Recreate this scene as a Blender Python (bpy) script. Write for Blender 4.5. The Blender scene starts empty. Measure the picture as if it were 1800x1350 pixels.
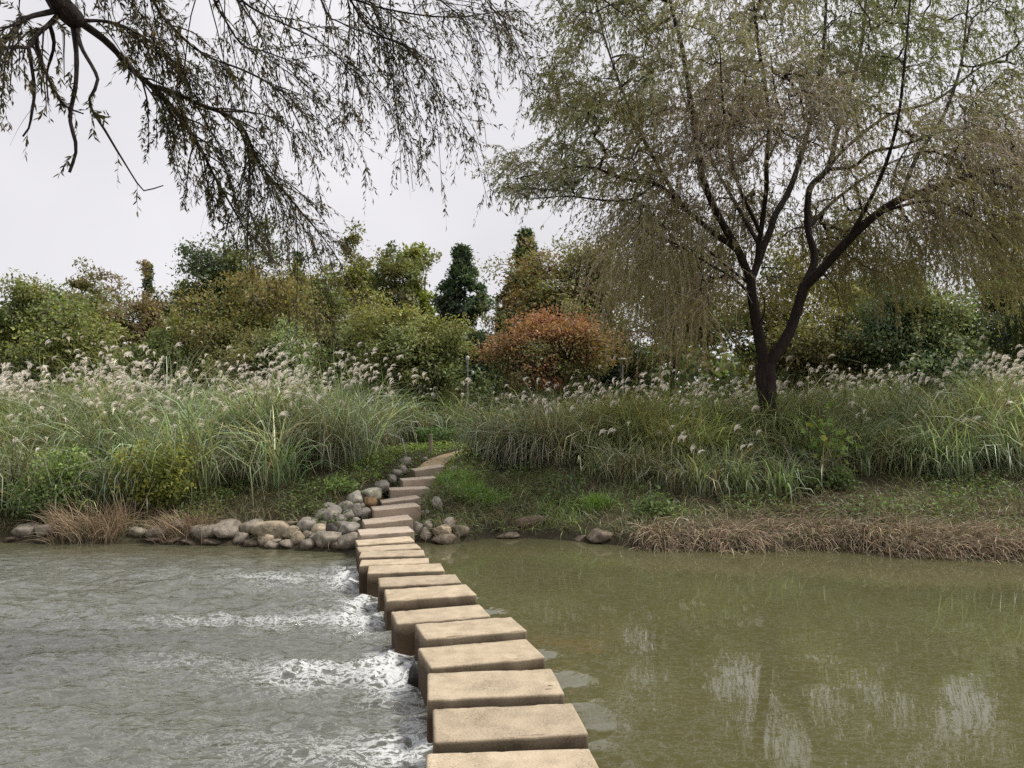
import bpy, bmesh, math
import numpy as np
from mathutils import Vector, Matrix

# ------------------------------------------------------------------ camera, sky, sun, exposure
scene = bpy.context.scene
COL = scene.collection
F = 1300.0                       # focal length in photo pixels (1800 wide)
CZ = 1.71                        # camera height above the stepping-block tops (z = 0)
PITCH = math.atan(65.0 / F)
cam_data = bpy.data.cameras.new('camera')
cam_data.sensor_width = 36.0
cam_data.lens = 36.0 * F / 1800.0
cam_data.clip_start = 0.05
cam_data.clip_end = 2000.0
cam = bpy.data.objects.new('camera', cam_data)
cam.location = (0, 0, CZ)
cam.rotation_euler = (math.pi / 2 + PITCH, 0, 0)
COL.objects.link(cam)
scene.camera = cam

SUN_EL, SUN_AZ = math.radians(57), math.radians(84)     # azimuth from +Y, positive = to the right
world = bpy.data.worlds.new('World')
scene.world = world
world.use_nodes = True
wn = world.node_tree
wn.nodes.clear()
wo = wn.nodes.new('ShaderNodeOutputWorld')
wb = wn.nodes.new('ShaderNodeBackground')
sky = wn.nodes.new('ShaderNodeTexSky')
sky.sky_type = 'NISHITA'
sky.sun_disc = False
sky.sun_elevation = SUN_EL
sky.sun_rotation = SUN_AZ
hs = wn.nodes.new('ShaderNodeHueSaturation')
hs.inputs['Saturation'].default_value = 0.25
wn.links.new(sky.outputs[0], hs.inputs['Color'])
tc = wn.nodes.new('ShaderNodeTexCoord')
cn = wn.nodes.new('ShaderNodeTexNoise')
cn.inputs['Scale'].default_value = 2.2
cn.inputs['Detail'].default_value = 4.0
wn.links.new(tc.outputs['Generated'], cn.inputs['Vector'])
cr = wn.nodes.new('ShaderNodeValToRGB')
cr.color_ramp.elements[0].position = 0.3
cr.color_ramp.elements[0].color = (7.3, 7.2, 7.55, 1)
cr.color_ramp.elements[1].position = 0.75
cr.color_ramp.elements[1].color = (9.0, 8.85, 9.1, 1)
wn.links.new(cn.outputs['Fac'], cr.inputs['Fac'])
mx = wn.nodes.new('ShaderNodeMixRGB')
mx.inputs['Fac'].default_value = 0.93
wn.links.new(hs.outputs[0], mx.inputs['Color1'])
wn.links.new(cr.outputs[0], mx.inputs['Color2'])
wn.links.new(mx.outputs[0], wb.inputs['Color'])
wb.inputs['Strength'].default_value = 0.077
wn.links.new(wb.outputs[0], wo.inputs['Surface'])

sd = bpy.data.lights.new('sun', 'SUN')
sd.energy = 3.0
sd.angle = math.radians(12)
sd.color = (1.0, 0.95, 0.86)
sun = bpy.data.objects.new('sun', sd)
_ds = Vector((math.sin(SUN_AZ) * math.cos(SUN_EL), math.cos(SUN_AZ) * math.cos(SUN_EL), math.sin(SUN_EL)))
sun.rotation_euler = (-_ds).to_track_quat('-Z', 'Y').to_euler()
COL.objects.link(sun)

scene.view_settings.view_transform = 'Standard'
scene.view_settings.look = 'None'
scene.view_settings.exposure = 0.48
scene.view_settings.gamma = 1.0
scene.view_settings.use_curve_mapping = False
scene.render.engine = 'CYCLES'
scene.render.filter_size = 1.15
scene.cycles.use_denoising = False
scene.cycles.use_adaptive_sampling = False
scene.cycles.sample_clamp_indirect = 5.0
scene.cycles.max_bounces = 7
scene.cycles.diffuse_bounces = 5
scene.cycles.glossy_bounces = 3
scene.cycles.transmission_bounces = 3

# ------------------------------------------------------------------ helpers
rng = np.random.default_rng(11)
CAMP = np.array([0, 0, CZ])
_fw = np.array([0, math.cos(PITCH), math.sin(PITCH)])
_up = np.array([0, -math.sin(PITCH), math.cos(PITCH)])

def ray(px, py):
    return np.array([1., 0, 0]) * ((px - 900) / F) + _up * ((675 - py) / F) + _fw

def at(px, py, Y):
    d = ray(px, py)
    return CAMP + d * (Y / d[1])

def onplane(px, py, z):
    d = ray(px, py)
    return CAMP + d * ((z - CZ) / d[2])

def nrm(a):
    return a / np.maximum(np.linalg.norm(a, axis=-1, keepdims=True), 1e-9)

_lat = {}
def vnoise(x, y, seed=0):
    if seed not in _lat:
        _lat[seed] = np.random.default_rng(1000 + seed).random((256, 256))
    L = _lat[seed]
    x = np.asarray(x, float); y = np.asarray(y, float)
    xi = np.floor(x).astype(int); yi = np.floor(y).astype(int)
    fx = x - xi; fy = y - yi
    fx = fx * fx * fx * (fx * (fx * 6 - 15) + 10); fy = fy * fy * fy * (fy * (fy * 6 - 15) + 10)
    a = L[xi % 256, yi % 256]; b = L[(xi + 1) % 256, yi % 256]
    c = L[xi % 256, (yi + 1) % 256]; d = L[(xi + 1) % 256, (yi + 1) % 256]
    return (a * (1 - fx) + b * fx) * (1 - fy) + (c * (1 - fx) + d * fx) * fy

def fbm(x, y, seed=0, o=4):
    s = 0; a = 0.5; f = 1.0
    for i in range(o):
        s = s + a * (vnoise(np.asarray(x) * f + 17.3 * i, np.asarray(y) * f + 5.1 * i, seed + i) - 0.5)
        a *= 0.5; f *= 2.03
    return s

def sstep(a, b, x):
    t = np.clip((x - a) / (b - a), 0, 1)
    return t * t * (3 - 2 * t)

def make_mesh(name, V, faces, col=None, smooth=False, attrs=None):
    me = bpy.data.meshes.new(name)
    V = np.asarray(V, np.float32)
    me.vertices.add(len(V))
    me.vertices.foreach_set('co', V.ravel())
    if not isinstance(faces, (list, tuple)):
        faces = [faces]
    faces = [np.asarray(f, np.int32) for f in faces if len(f)]
    loops = np.concatenate([f.ravel() for f in faces])
    ks = np.concatenate([np.full(len(f), f.shape[1], np.int32) for f in faces])
    starts = np.concatenate([[0], np.cumsum(ks)[:-1]]).astype(np.int32)
    me.loops.add(len(loops))
    me.loops.foreach_set('vertex_index', loops)
    me.polygons.add(len(ks))
    me.polygons.foreach_set('loop_start', starts)
    if smooth:
        me.polygons.foreach_set('use_smooth', np.ones(len(ks), bool))
    if col is not None:
        ca = me.color_attributes.new('Col', 'FLOAT_COLOR', 'POINT')
        c4 = np.ones((len(V), 4), np.float32)
        c4[:, :3] = col
        ca.data.foreach_set('color', c4.ravel())
    for k, v in (attrs or {}).items():
        a = me.attributes.new(k, 'FLOAT', 'POINT')
        a.data.foreach_set('value', np.asarray(v, np.float32))
    me.update(calc_edges=True)
    return me

class Geo:
    """collects vertex / face / colour arrays for one mesh"""
    def __init__(s):
        s.V = []; s.F = {3: [], 4: []}; s.C = []; s.n = 0
    def add(s, V, Fs, C=(0.5, 0.5, 0.5)):
        V = np.asarray(V, float).reshape(-1, 3)
        s.V.append(V)
        for f in (Fs if isinstance(Fs, list) else [Fs]):
            f = np.asarray(f)
            s.F[f.shape[1]].append(f + s.n)
        C = np.asarray(C, float)
        s.C.append(np.broadcast_to(C, (len(V), 3)) if C.ndim == 1 else C)
        s.n += len(V)
    def mesh(s, name, smooth=False):
        fs = [np.concatenate(v) for v in s.F.values() if v]
        return make_mesh(name, np.concatenate(s.V), fs, np.concatenate(s.C), smooth)

def link(name, me, mat=None, parent=None, **props):
    o = bpy.data.objects.new(name, me)
    if mat is not None and len(me.materials) == 0:
        me.materials.append(mat)
    COL.objects.link(o)
    if parent is not None:
        o.parent = parent
    for k, v in props.items():
        o[k] = v
    return o

def thing(name, label, cat, loc=(0, 0, 0), group=None):
    o = bpy.data.objects.new(name, None)
    o.location = loc
    o.empty_display_size = 0.2
    COL.objects.link(o)
    o['label'] = label; o['category'] = cat
    if group:
        o['group'] = group
    return o

def child(name, geo_or_mesh, mat, parent, smooth=False, **props):
    me = geo_or_mesh.mesh(name, smooth) if isinstance(geo_or_mesh, Geo) else geo_or_mesh
    o = link(name, me, mat, parent, **props)
    o.matrix_parent_inverse = Matrix.Translation(-Vector(parent.location))
    return o

def spline(P, n):
    P = np.asarray(P, float)
    m = len(P)
    if m == 2:
        t = np.linspace(0, 1, n)[:, None]
        return P[0] * (1 - t) + P[1] * t
    Q = np.vstack([2 * P[0] - P[1], P, 2 * P[-1] - P[-2]])
    d = np.r_[0, np.cumsum(np.linalg.norm(np.diff(P, axis=0), axis=1))]
    u = np.interp(np.linspace(0, d[-1], n), d, np.arange(m))
    i = np.clip(u.astype(int), 0, m - 2)
    t = (u - i)[:, None]
    p0, p1, p2, p3 = Q[i], Q[i + 1], Q[i + 2], Q[i + 3]
    return 0.5 * (2 * p1 + (p2 - p0) * t + (2 * p0 - 5 * p1 + 4 * p2 - p3) * t ** 2 + (3 * p1 - p0 - 3 * p2 + p3) * t ** 3)

def tubes(P, R, k=5, cap=False):
    """P (N,m,3), R (N,m) -> verts, quads"""
    P = np.asarray(P, float); R = np.asarray(R, float)
    if P.ndim == 2:
        P = P[None]; R = R[None]
    N, m, _ = P.shape
    T = nrm(np.gradient(P, axis=1))
    ref = np.cross(T[:, 0], T[:, -1])
    l = np.linalg.norm(ref, axis=1)
    alt = np.cross(T[:, 0], np.where(np.abs(T[:, 0, 2:3]) < 0.9, np.array([[0, 0, 1.]]), np.array([[1., 0, 0]])))
    ref = np.where((l > 0.15)[:, None], ref, alt)
    ref = nrm(ref)[:, None, :]
    S = nrm(np.cross(T, ref)); B = np.cross(T, S)
    a = np.linspace(0, 2 * np.pi, k, endpoint=False)
    V = P[:, :, None, :] + R[:, :, None, None] * (np.cos(a)[None, None, :, None] * S[:, :, None, :] + np.sin(a)[None, None, :, None] * B[:, :, None, :])
    idx = np.arange(N * m * k).reshape(N, m, k)
    i0 = idx[:, :-1, :]; i1 = idx[:, 1:, :]
    Fq = np.stack([i0, np.roll(i0, -1, 2), np.roll(i1, -1, 2), i1], -1).reshape(-1, 4)
    return V.reshape(-1, 3), Fq

def ribbons(base, az, L, e0, bend, w, m=6, p=1.3, roll=0.6, emin=-1.5, kink=0.0):
    """arching blades: vertices (N*(m+1)*2,3), quads, centre line (N,m+1,3)"""
    N = len(base)
    s = (np.arange(m) + 0.5) / m
    e = np.maximum(e0[:, None] - bend[:, None] * s[None] ** p, emin)
    azs = az[:, None] + kink * rng.normal(0, 1, (N, m)).cumsum(1) / m
    D = np.stack([np.cos(e) * np.cos(azs), np.cos(e) * np.sin(azs), np.sin(e)], -1)
    C = np.concatenate([np.zeros((N, 1, 3)), np.cumsum(D * (L[:, None, None] / m), axis=1)], 1) + base[:, None, :]
    T = np.concatenate([D[:, :1], D], 1)
    S = np.stack([-np.sin(az), np.cos(az), np.zeros(N)], -1)[:, None, :] * np.ones((1, m + 1, 1))
    Nn = np.cross(S, T)
    r = rng.normal(0, roll, N)[:, None, None]
    S = S * np.cos(r) + Nn * np.sin(r)
    t = np.arange(m + 1) / m
    prof = np.clip(np.minimum(0.55 + 2.2 * t, 1.0) * (1 - t ** 2.2) + 0.03, 0.03, 1)
    W = w[:, None, None] * prof[None, :, None] * 0.5
    V = np.stack([C - S * W, C + S * W], 2)
    idx = np.arange(N * (m + 1) * 2).reshape(N, m + 1, 2)
    Fq = np.stack([idx[:, :-1, 0], idx[:, :-1, 1], idx[:, 1:, 1], idx[:, 1:, 0]], -1).reshape(-1, 4)
    return V.reshape(-1, 3), Fq, C

def leaf_quads(P, D, Nn, L, W, fold=0.15):
    S = nrm(np.cross(D, Nn)); Nn = np.cross(S, D)
    L = L[:, None]; W = W[:, None]
    mid = P + D * L * 0.42
    V = np.stack([P, mid + S * W * .5 + Nn * W * fold, P + D * L - Nn * L * 0.06, mid - S * W * .5 + Nn * W * fold], 1)
    idx = np.arange(len(P) * 4).reshape(-1, 4)
    return V.reshape(-1, 3), idx

def rdir(n):
    return nrm(rng.normal(0, 1, (n, 3)))

def jcol(base, n, v=0.25, h=0.10):
    base = np.asarray(base, float)
    if base.ndim == 1:
        base = np.broadcast_to(base, (n, 3))
    return np.clip(base * np.exp(rng.normal(0, v, (n, 1)) + rng.normal(0, h, (n, 3))), 0.004, 0.9)

# ------------------------------------------------------------------ materials
def new_mat(name):
    m = bpy.data.materials.new(name)
    m.use_nodes = True
    nt = m.node_tree
    b = nt.nodes['Principled BSDF']
    return m, nt, b

def leaf_mat(name, trans=0.35, rough=0.55, spec=0.3, tint=(1.15, 1.2, 0.6), gain=1.0):
    m, nt, b = new_mat(name)
    a = nt.nodes.new('ShaderNodeVertexColor'); a.layer_name = 'Col'
    gn = nt.nodes.new('ShaderNodeMixRGB'); gn.blend_type = 'MULTIPLY'; gn.inputs['Fac'].default_value = 1
    gn.inputs['Color2'].default_value = (gain, gain, gain, 1)
    nt.links.new(a.outputs['Color'], gn.inputs['Color1'])
    nt.links.new(gn.outputs[0], b.inputs['Base Color'])
    b.inputs['Roughness'].default_value = rough
    b.inputs['Specular IOR Level'].default_value = spec
    if trans > 0:
        tr = nt.nodes.new('ShaderNodeBsdfTranslucent')
        mm = nt.nodes.new('ShaderNodeMixRGB'); mm.blend_type = 'MULTIPLY'; mm.inputs['Fac'].default_value = 1
        mm.inputs['Color2'].default_value = (*tint, 1)
        nt.links.new(gn.outputs[0], mm.inputs['Color1'])
        nt.links.new(mm.outputs[0], tr.inputs['Color'])
        ms = nt.nodes.new('ShaderNodeMixShader'); ms.inputs['Fac'].default_value = trans
        nt.links.new(b.outputs[0], ms.inputs[1]); nt.links.new(tr.outputs[0], ms.inputs[2])
        nt.links.new(ms.outputs[0], nt.nodes['Material Output'].inputs['Surface'])
    return m

def noise_mat(name, stops, scale=6.0, detail=6, rough=0.85, bump=0.3, bscale=40.0, coord='Object', stretch=None, spec=0.3, vcol=False, bdist=0.02):
    m, nt, b = new_mat(name)
    t = nt.nodes.new('ShaderNodeTexCoord')
    mp = nt.nodes.new('ShaderNodeMapping')
    if stretch:
        mp.inputs['Scale'].default_value = stretch
    nt.links.new(t.outputs[coord], mp.inputs['Vector'])
    n = nt.nodes.new('ShaderNodeTexNoise')
    n.inputs['Scale'].default_value = scale; n.inputs['Detail'].default_value = detail
    n.inputs['Roughness'].default_value = 0.65
    nt.links.new(mp.outputs[0], n.inputs['Vector'])
    r = nt.nodes.new('ShaderNodeValToRGB')
    el = r.color_ramp.elements
    while len(el) < len(stops):
        el.new(0.5)
    for e, (p, c) in zip(el, stops):
        e.position = p; e.color = (*c, 1)
    nt.links.new(n.outputs['Fac'], r.inputs['Fac'])
    out = r.outputs[0]
    if vcol:
        a = nt.nodes.new('ShaderNodeVertexColor'); a.layer_name = 'Col'
        mm = nt.nodes.new('ShaderNodeMixRGB'); mm.blend_type = 'MULTIPLY'; mm.inputs['Fac'].default_value = 1
        nt.links.new(out, mm.inputs['Color1']); nt.links.new(a.outputs['Color'], mm.inputs['Color2'])
        out = mm.outputs[0]
    nt.links.new(out, b.inputs['Base Color'])
    b.inputs['Roughness'].default_value = rough
    b.inputs['Specular IOR Level'].default_value = spec
    if bump:
        n2 = nt.nodes.new('ShaderNodeTexNoise')
        n2.inputs['Scale'].default_value = bscale; n2.inputs['Detail'].default_value = 5
        nt.links.new(mp.outputs[0], n2.inputs['Vector'])
        bp = nt.nodes.new('ShaderNodeBump')
        bp.inputs['Strength'].default_value = bump; bp.inputs['Distance'].default_value = bdist
        nt.links.new(n2.outputs['Fac'], bp.inputs['Height'])
        nt.links.new(bp.outputs[0], b.inputs['Normal'])
    return m, nt, b

M_leaf = leaf_mat('foliage', gain=1.85)
M_wleaf = leaf_mat('willow_leaf', gain=1.5)
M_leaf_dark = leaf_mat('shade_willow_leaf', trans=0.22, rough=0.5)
M_blade = leaf_mat('grass_blade', trans=0.28, rough=0.40, spec=0.5, gain=1.45)
M_plume = leaf_mat('plume_silk', trans=0.45, rough=0.7, spec=0.2, tint=(1.0, 0.97, 0.92), gain=1.2)
M_straw = leaf_mat('straw', trans=0.15, rough=0.7, tint=(1, 1, 0.9))
M_twig = leaf_mat('twig_bark', trans=0.0, rough=0.8, gain=1.15)
M_bark, _, _ = noise_mat('willow_bark', [(0.3, (0.012, 0.008, 0.007)), (0.55, (0.030, 0.020, 0.016)), (0.8, (0.070, 0.050, 0.040))], scale=9, bump=1.0, bscale=14, stretch=(2.2, 2.2, 0.35), bdist=0.06)
M_bark2, _, _ = noise_mat('tree_bark', [(0.3, (0.03, 0.024, 0.02)), (0.8, (0.10, 0.085, 0.07))], scale=8, bump=0.6, bscale=20, stretch=(2, 2, 0.4))
M_soil, _nt, _b = noise_mat('bank_soil', [(0.25, (0.020, 0.016, 0.010)), (0.5, (0.040, 0.033, 0.018)), (0.75, (0.062, 0.055, 0.026))], scale=1.6, detail=9, bump=0.8, bscale=12, coord='Object', bdist=0.05)
M_path, _, _ = noise_mat('sandy_path', [(0.3, (0.30, 0.22, 0.13)), (0.7, (0.46, 0.36, 0.23))], scale=5, bump=0.4, bscale=60)

def rock_mat():
    m, nt, b = noise_mat('river_boulder', [(0.30, (0.30, 0.29, 0.28)), (0.48, (0.75, 0.74, 0.72)), (0.66, (1.2, 1.17, 1.12))], scale=7.5, detail=10, bump=0.8, bscale=22, vcol=True, bdist=0.02, rough=0.8)
    return m
M_rock = rock_mat()
_nt = M_rock.node_tree; _b = _nt.nodes['Principled BSDF']
_src = _b.inputs['Base Color'].links[0].from_socket
_g = _nt.nodes.new('ShaderNodeNewGeometry'); _sx = _nt.nodes.new('ShaderNodeSeparateXYZ'); _nt.links.new(_g.outputs['Position'], _sx.inputs[0])
_n = _nt.nodes.new('ShaderNodeTexNoise'); _n.inputs['Scale'].default_value = 6; _nt.links.new(_g.outputs['Position'], _n.inputs['Vector'])
_ma = _nt.nodes.new('ShaderNodeMath'); _ma.operation = 'MULTIPLY_ADD'; _ma.inputs[1].default_value = .12; _nt.links.new(_n.outputs['Fac'], _ma.inputs[0]); _nt.links.new(_sx.outputs['Z'], _ma.inputs[2])
_mr = _nt.nodes.new('ShaderNodeMapRange'); _mr.inputs['From Min'].default_value = -.24; _mr.inputs['From Max'].default_value = -.13; _mr.inputs['To Min'].default_value = 1; _mr.inputs['To Max'].default_value = 0
_nt.links.new(_ma.outputs[0], _mr.inputs['Value'])
_mx = _nt.nodes.new('ShaderNodeMixRGB'); _mx.blend_type = 'MULTIPLY'; _mx.inputs['Color2'].default_value = (.34, .31, .27, 1)
_nt.links.new(_mr.outputs[0], _mx.inputs['Fac']); _nt.links.new(_src, _mx.inputs['Color1']); _nt.links.new(_mx.outputs[0], _b.inputs['Base Color'])

def block_mat(name, stops, wet=-0.02, damp_shade_col=(0.20, 0.168, 0.135), striate=False):
    m, nt, b = new_mat(name)
    g = nt.nodes.new('ShaderNodeNewGeometry')
    oi = nt.nodes.new('ShaderNodeObjectInfo')
    n = nt.nodes.new('ShaderNodeTexNoise'); n.inputs['Scale'].default_value = 95; n.inputs['Detail'].default_value = 5; n.inputs['Roughness'].default_value = 0.75
    n1 = nt.nodes.new('ShaderNodeTexNoise'); n1.inputs['Scale'].default_value = 4.0; n1.inputs['Detail'].default_value = 8
    nt.links.new(g.outputs['Position'], n.inputs['Vector']); nt.links.new(g.outputs['Position'], n1.inputs['Vector'])
    r = nt.nodes.new('ShaderNodeValToRGB')
    el = r.color_ramp.elements
    while len(el) < len(stops): el.new(0.5)
    for e, (p, c) in zip(el, stops):
        e.position = p; e.color = (*c, 1)
    ad = nt.nodes.new('ShaderNodeMath'); ad.operation = 'MULTIPLY_ADD'; ad.inputs[1].default_value = 0.7
    nt.links.new(n.outputs['Fac'], ad.inputs[0])
    m2 = nt.nodes.new('ShaderNodeMath'); m2.operation = 'MULTIPLY'; m2.inputs[1].default_value = 0.3
    nt.links.new(n1.outputs['Fac'], m2.inputs[0]); nt.links.new(m2.outputs[0], ad.inputs[2])
    nt.links.new(ad.outputs[0], r.inputs['Fac'])
    # damp, algae-stained flanks, uneven tide line; raised to paint the narrow gaps' shade too
    sx = nt.nodes.new('ShaderNodeSeparateXYZ'); nt.links.new(g.outputs['Position'], sx.inputs[0])
    n3 = nt.nodes.new('ShaderNodeTexNoise'); n3.inputs['Scale'].default_value = 9; n3.inputs['Detail'].default_value = 6
    nt.links.new(g.outputs['Position'], n3.inputs['Vector'])
    wz = nt.nodes.new('ShaderNodeMath'); wz.operation = 'MULTIPLY_ADD'; wz.inputs[1].default_value = 0.10
    nt.links.new(n3.outputs['Fac'], wz.inputs[0]); nt.links.new(sx.outputs['Z'], wz.inputs[2])
    mr = nt.nodes.new('ShaderNodeMapRange')
    mr.inputs['From Min'].default_value = wet - 0.04; mr.inputs['From Max'].default_value = wet + 0.10
    mr.inputs['To Min'].default_value = 1; mr.inputs['To Max'].default_value = 0
    nt.links.new(wz.outputs[0], mr.inputs['Value'])
    mul = nt.nodes.new('ShaderNodeMixRGB'); mul.blend_type = 'MULTIPLY'
    mul.inputs['Color2'].default_value = (*damp_shade_col, 1)
    nt.links.new(mr.outputs[0], mul.inputs['Fac']); nt.links.new(r.outputs[0], mul.inputs['Color1'])
    # upright faces darkened by their normal, painting shade into the stone colour
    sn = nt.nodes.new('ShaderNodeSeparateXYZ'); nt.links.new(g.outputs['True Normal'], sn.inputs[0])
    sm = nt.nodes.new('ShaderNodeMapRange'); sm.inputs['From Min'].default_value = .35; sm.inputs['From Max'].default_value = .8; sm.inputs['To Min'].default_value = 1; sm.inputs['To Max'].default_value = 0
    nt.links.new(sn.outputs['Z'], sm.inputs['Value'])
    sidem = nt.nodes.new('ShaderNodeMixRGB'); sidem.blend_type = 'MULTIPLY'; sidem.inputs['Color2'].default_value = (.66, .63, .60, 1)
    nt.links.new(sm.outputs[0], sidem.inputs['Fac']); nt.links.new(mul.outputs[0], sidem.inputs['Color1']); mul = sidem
    # each block its own tone
    hv = nt.nodes.new('ShaderNodeHueSaturation')
    vv = nt.nodes.new('ShaderNodeMapRange'); vv.inputs['To Min'].default_value = 0.80; vv.inputs['To Max'].default_value = 1.10
    nt.links.new(oi.outputs['Random'], vv.inputs['Value']); nt.links.new(vv.outputs[0], hv.inputs['Value'])
    nt.links.new(mul.outputs[0], hv.inputs['Color'])
    nt.links.new(hv.outputs[0], b.inputs['Base Color'])
    b.inputs['Roughness'].default_value = 0.8
    b.inputs['Specular IOR Level'].default_value = 0.3
    bp = nt.nodes.new('ShaderNodeBump'); bp.inputs['Strength'].default_value = 0.35; bp.inputs['Distance'].default_value = 0.006
    nt.links.new(n.outputs['Fac'], bp.inputs['Height']); nt.links.new(bp.outputs[0], b.inputs['Normal'])
    return m
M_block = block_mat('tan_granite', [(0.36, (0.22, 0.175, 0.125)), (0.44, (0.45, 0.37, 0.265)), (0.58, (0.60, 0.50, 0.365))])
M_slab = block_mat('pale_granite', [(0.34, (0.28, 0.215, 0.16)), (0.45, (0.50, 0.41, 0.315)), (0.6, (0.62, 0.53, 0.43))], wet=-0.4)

# ------------------------------------------------------------------ terrain
ZL, ZR = -0.32, -0.19
_sl = [(-500, 945), (-100, 952), (0, 955), (150, 958), (300, 958), (430, 962), (520, 968), (600, 972)]
_sr = [(765, 955), (800, 957), (850, 948), (950, 947), (1060, 957), (1150, 966), (1300, 969), (1450, 966), (1600, 978), (1800, 985), (2100, 992)]
_sp = [onplane(a, b, ZL) for a, b in _sl] + [onplane(a, b, ZR) for a, b in _sr]
_sx = np.array([p[0] for p in _sp]); _sy = np.array([p[1] for p in _sp])
_o = np.argsort(_sx); _sx = _sx[_o]; _sy = _sy[_o]

def shore(x):
    return np.interp(x, _sx, _sy) + 0.25 * fbm(np.asarray(x) * 1.3, np.asarray(x) * 0 + 3.3, 40, 3)

PL_D = [-4, -1.2, -0.35, 0.0, 0.25, 1.2, 2.2, 3.6, 5.2, 7.5, 10, 16, 40, 80]
PL_Z = [-1.0, -0.95, -0.62, -0.36, -0.20, 0.16, 0.46, 0.72, 0.90, 1.0, 1.12, 1.25, 1.4, 1.6]
PR_D = [-4, -1.2, -0.3, 0.0, 0.10, 0.30, 1.3, 2.4, 3.8, 5.4, 7.5, 10, 16, 40, 80]
PR_Z = [-1.0, -0.95, -0.60, -0.28, -0.10, 0.02, 0.17, 0.40, 0.66, 0.88, 1.0, 1.12, 1.25, 1.4, 1.6]
# centre line of stairs: y -> x, z
ST_Y = [10.6, 11.7, 12.4, 13.0, 13.9, 14.8, 15.4, 16.1, 17.2, 18.4]
ST_Z = [-0.42, -0.25, -0.05, 0.08, 0.16, 0.24, 0.36, 0.52, 0.80, 0.92]
ST_X = [-2.0, -2.04, -2.06, -2.05, -2.02, -1.98, -1.94, -1.88, -1.7, -1.3]
PATH = np.array([[-1.88, 16.35], [-1.74, 17.0], [-1.5, 17.7], [-1.0, 18.35], [-0.2, 18.8], [0.8, 19.3], [2.0, 20.0], [5, 20.6], [9, 21]])

def ground(x, y):
    x = np.asarray(x, float); y = np.asarray(y, float)
    d = y - shore(x)
    wgt = sstep(-2.2, -1.2, x)
    z = np.interp(d, PL_D, PL_Z) * (1 - wgt) + np.interp(d, PR_D, PR_Z) * wgt
    n = fbm(x * 0.9, y * 0.9, 3, 4) * 0.22 + fbm(x * 4, y * 4, 9, 3) * 0.06
    z = z + n * sstep(-0.1, 0.8, d)
    # stair corridor
    sx = np.interp(y, ST_Y, ST_X); sz = np.interp(y, ST_Y, ST_Z)
    lift = sstep(0.45, 0.62, np.abs(x - sx)) * (1 - sstep(0.8, 1.6, np.abs(x - sx))) * sstep(12.2, 13.2, y) * (1 - sstep(16.2, 17.5, y))
    z = np.maximum(z, (sz + 0.30 + n * .4) * lift + z * (1 - lift))
    k = (1 - sstep(0.40, 0.60, np.abs(x - sx))) * sstep(10.4, 11.0, y) * (1 - sstep(18.0, 18.8, y))
    z = z * (1 - k) + sz * k
    # near bank, behind and beside the camera
    nb = np.interp(y, [-30, -6, -1.5, 0.2, 1.3, 2.2], [1.4, 0.9, 0.2, -0.02, -0.55, -1.0]) + 0.1 * fbm(x, y, 5, 3)
    z = np.where(y < 5, np.maximum(z, nb), z)
    return z

def gz(x, y):
    return float(ground(np.array([x]), np.array([y]))[0])

def hit(px, py, y0=9.0, y1=45.0, floor=-9):
    d = ray(px, py)
    Y = np.linspace(y0, y1, 1500)
    P = CAMP + d[None] * (Y / d[1])[:, None]
    g = np.maximum(ground(P[:, 0], P[:, 1]), floor)
    k = np.argmax(P[:, 2] < g)
    return P[k] if (P[:, 2] < g).any() else P[-1]

def axis(dense0, dense1, step, lo, hi, grow=1.35):
    a = list(np.arange(dense0, dense1 + 1e-6, step))
    s = step; v = dense0; left = []
    while v > lo:
        s *= grow; v -= s; left.append(max(v, lo))
    s = step; v = dense1; right = []
    while v < hi:
        s *= grow; v += s; right.append(min(v, hi))
    return np.array(left[::-1] + a + right)

def grid_mesh(name, X, Y, Z, **kw):
    nx, ny = len(X), len(Y)
    XX, YY = np.meshgrid(X, Y, indexing='ij')
    V = np.stack([XX, YY, Z], -1).reshape(-1, 3)
    i = np.arange(nx * ny).reshape(nx, ny)
    Fq = np.stack([i[:-1, :-1], i[1:, :-1], i[1:, 1:], i[:-1, 1:]], -1).reshape(-1, 4)
    return make_mesh(name, V, Fq, smooth=True, **kw)

gx = axis(-13, 14, 0.14, -600, 600); gy = axis(9.8, 19.5, 0.11, -300, 900)
GX, GY = np.meshgrid(gx, gy, indexing='ij')
link('ground', grid_mesh('ground', gx, gy, ground(GX, GY)), M_soil, kind='structure')

# sandy path from the top step into the grass
pc = spline(PATH, 60)
tn = nrm(np.gradient(pc, axis=0)); sn = np.stack([-tn[:, 1], tn[:, 0]], -1)
us = np.linspace(-1, 1, 9)
hw = 0.28 + 0.12 * fbm(np.arange(60) * 0.4, np.zeros(60), 21, 3)
PV = pc[:, None, :] + sn[:, None, :] * (us[None, :, None] * hw[:, None, None])
pz = ground(PV[..., 0], PV[..., 1]) + 0.02
V = np.concatenate([PV, pz[..., None]], -1).reshape(-1, 3)
i = np.arange(60 * 9).reshape(60, 9)
link('path', make_mesh('path', V, np.stack([i[:-1, :-1], i[:-1, 1:], i[1:, 1:], i[1:, :-1]], -1).reshape(-1, 4), smooth=True), M_path, kind='structure')

def path_dist(x, y):
    d = np.full(np.shape(x), 9.0)
    for q in pc[::2]:
        d = np.minimum(d, np.hypot(x - q[0], y - q[1]))
    sx = np.interp(y, ST_Y, ST_X)
    d = np.where((y > 10) & (y < 16.6), np.minimum(d, np.abs(x - sx)), d)
    return d

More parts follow.
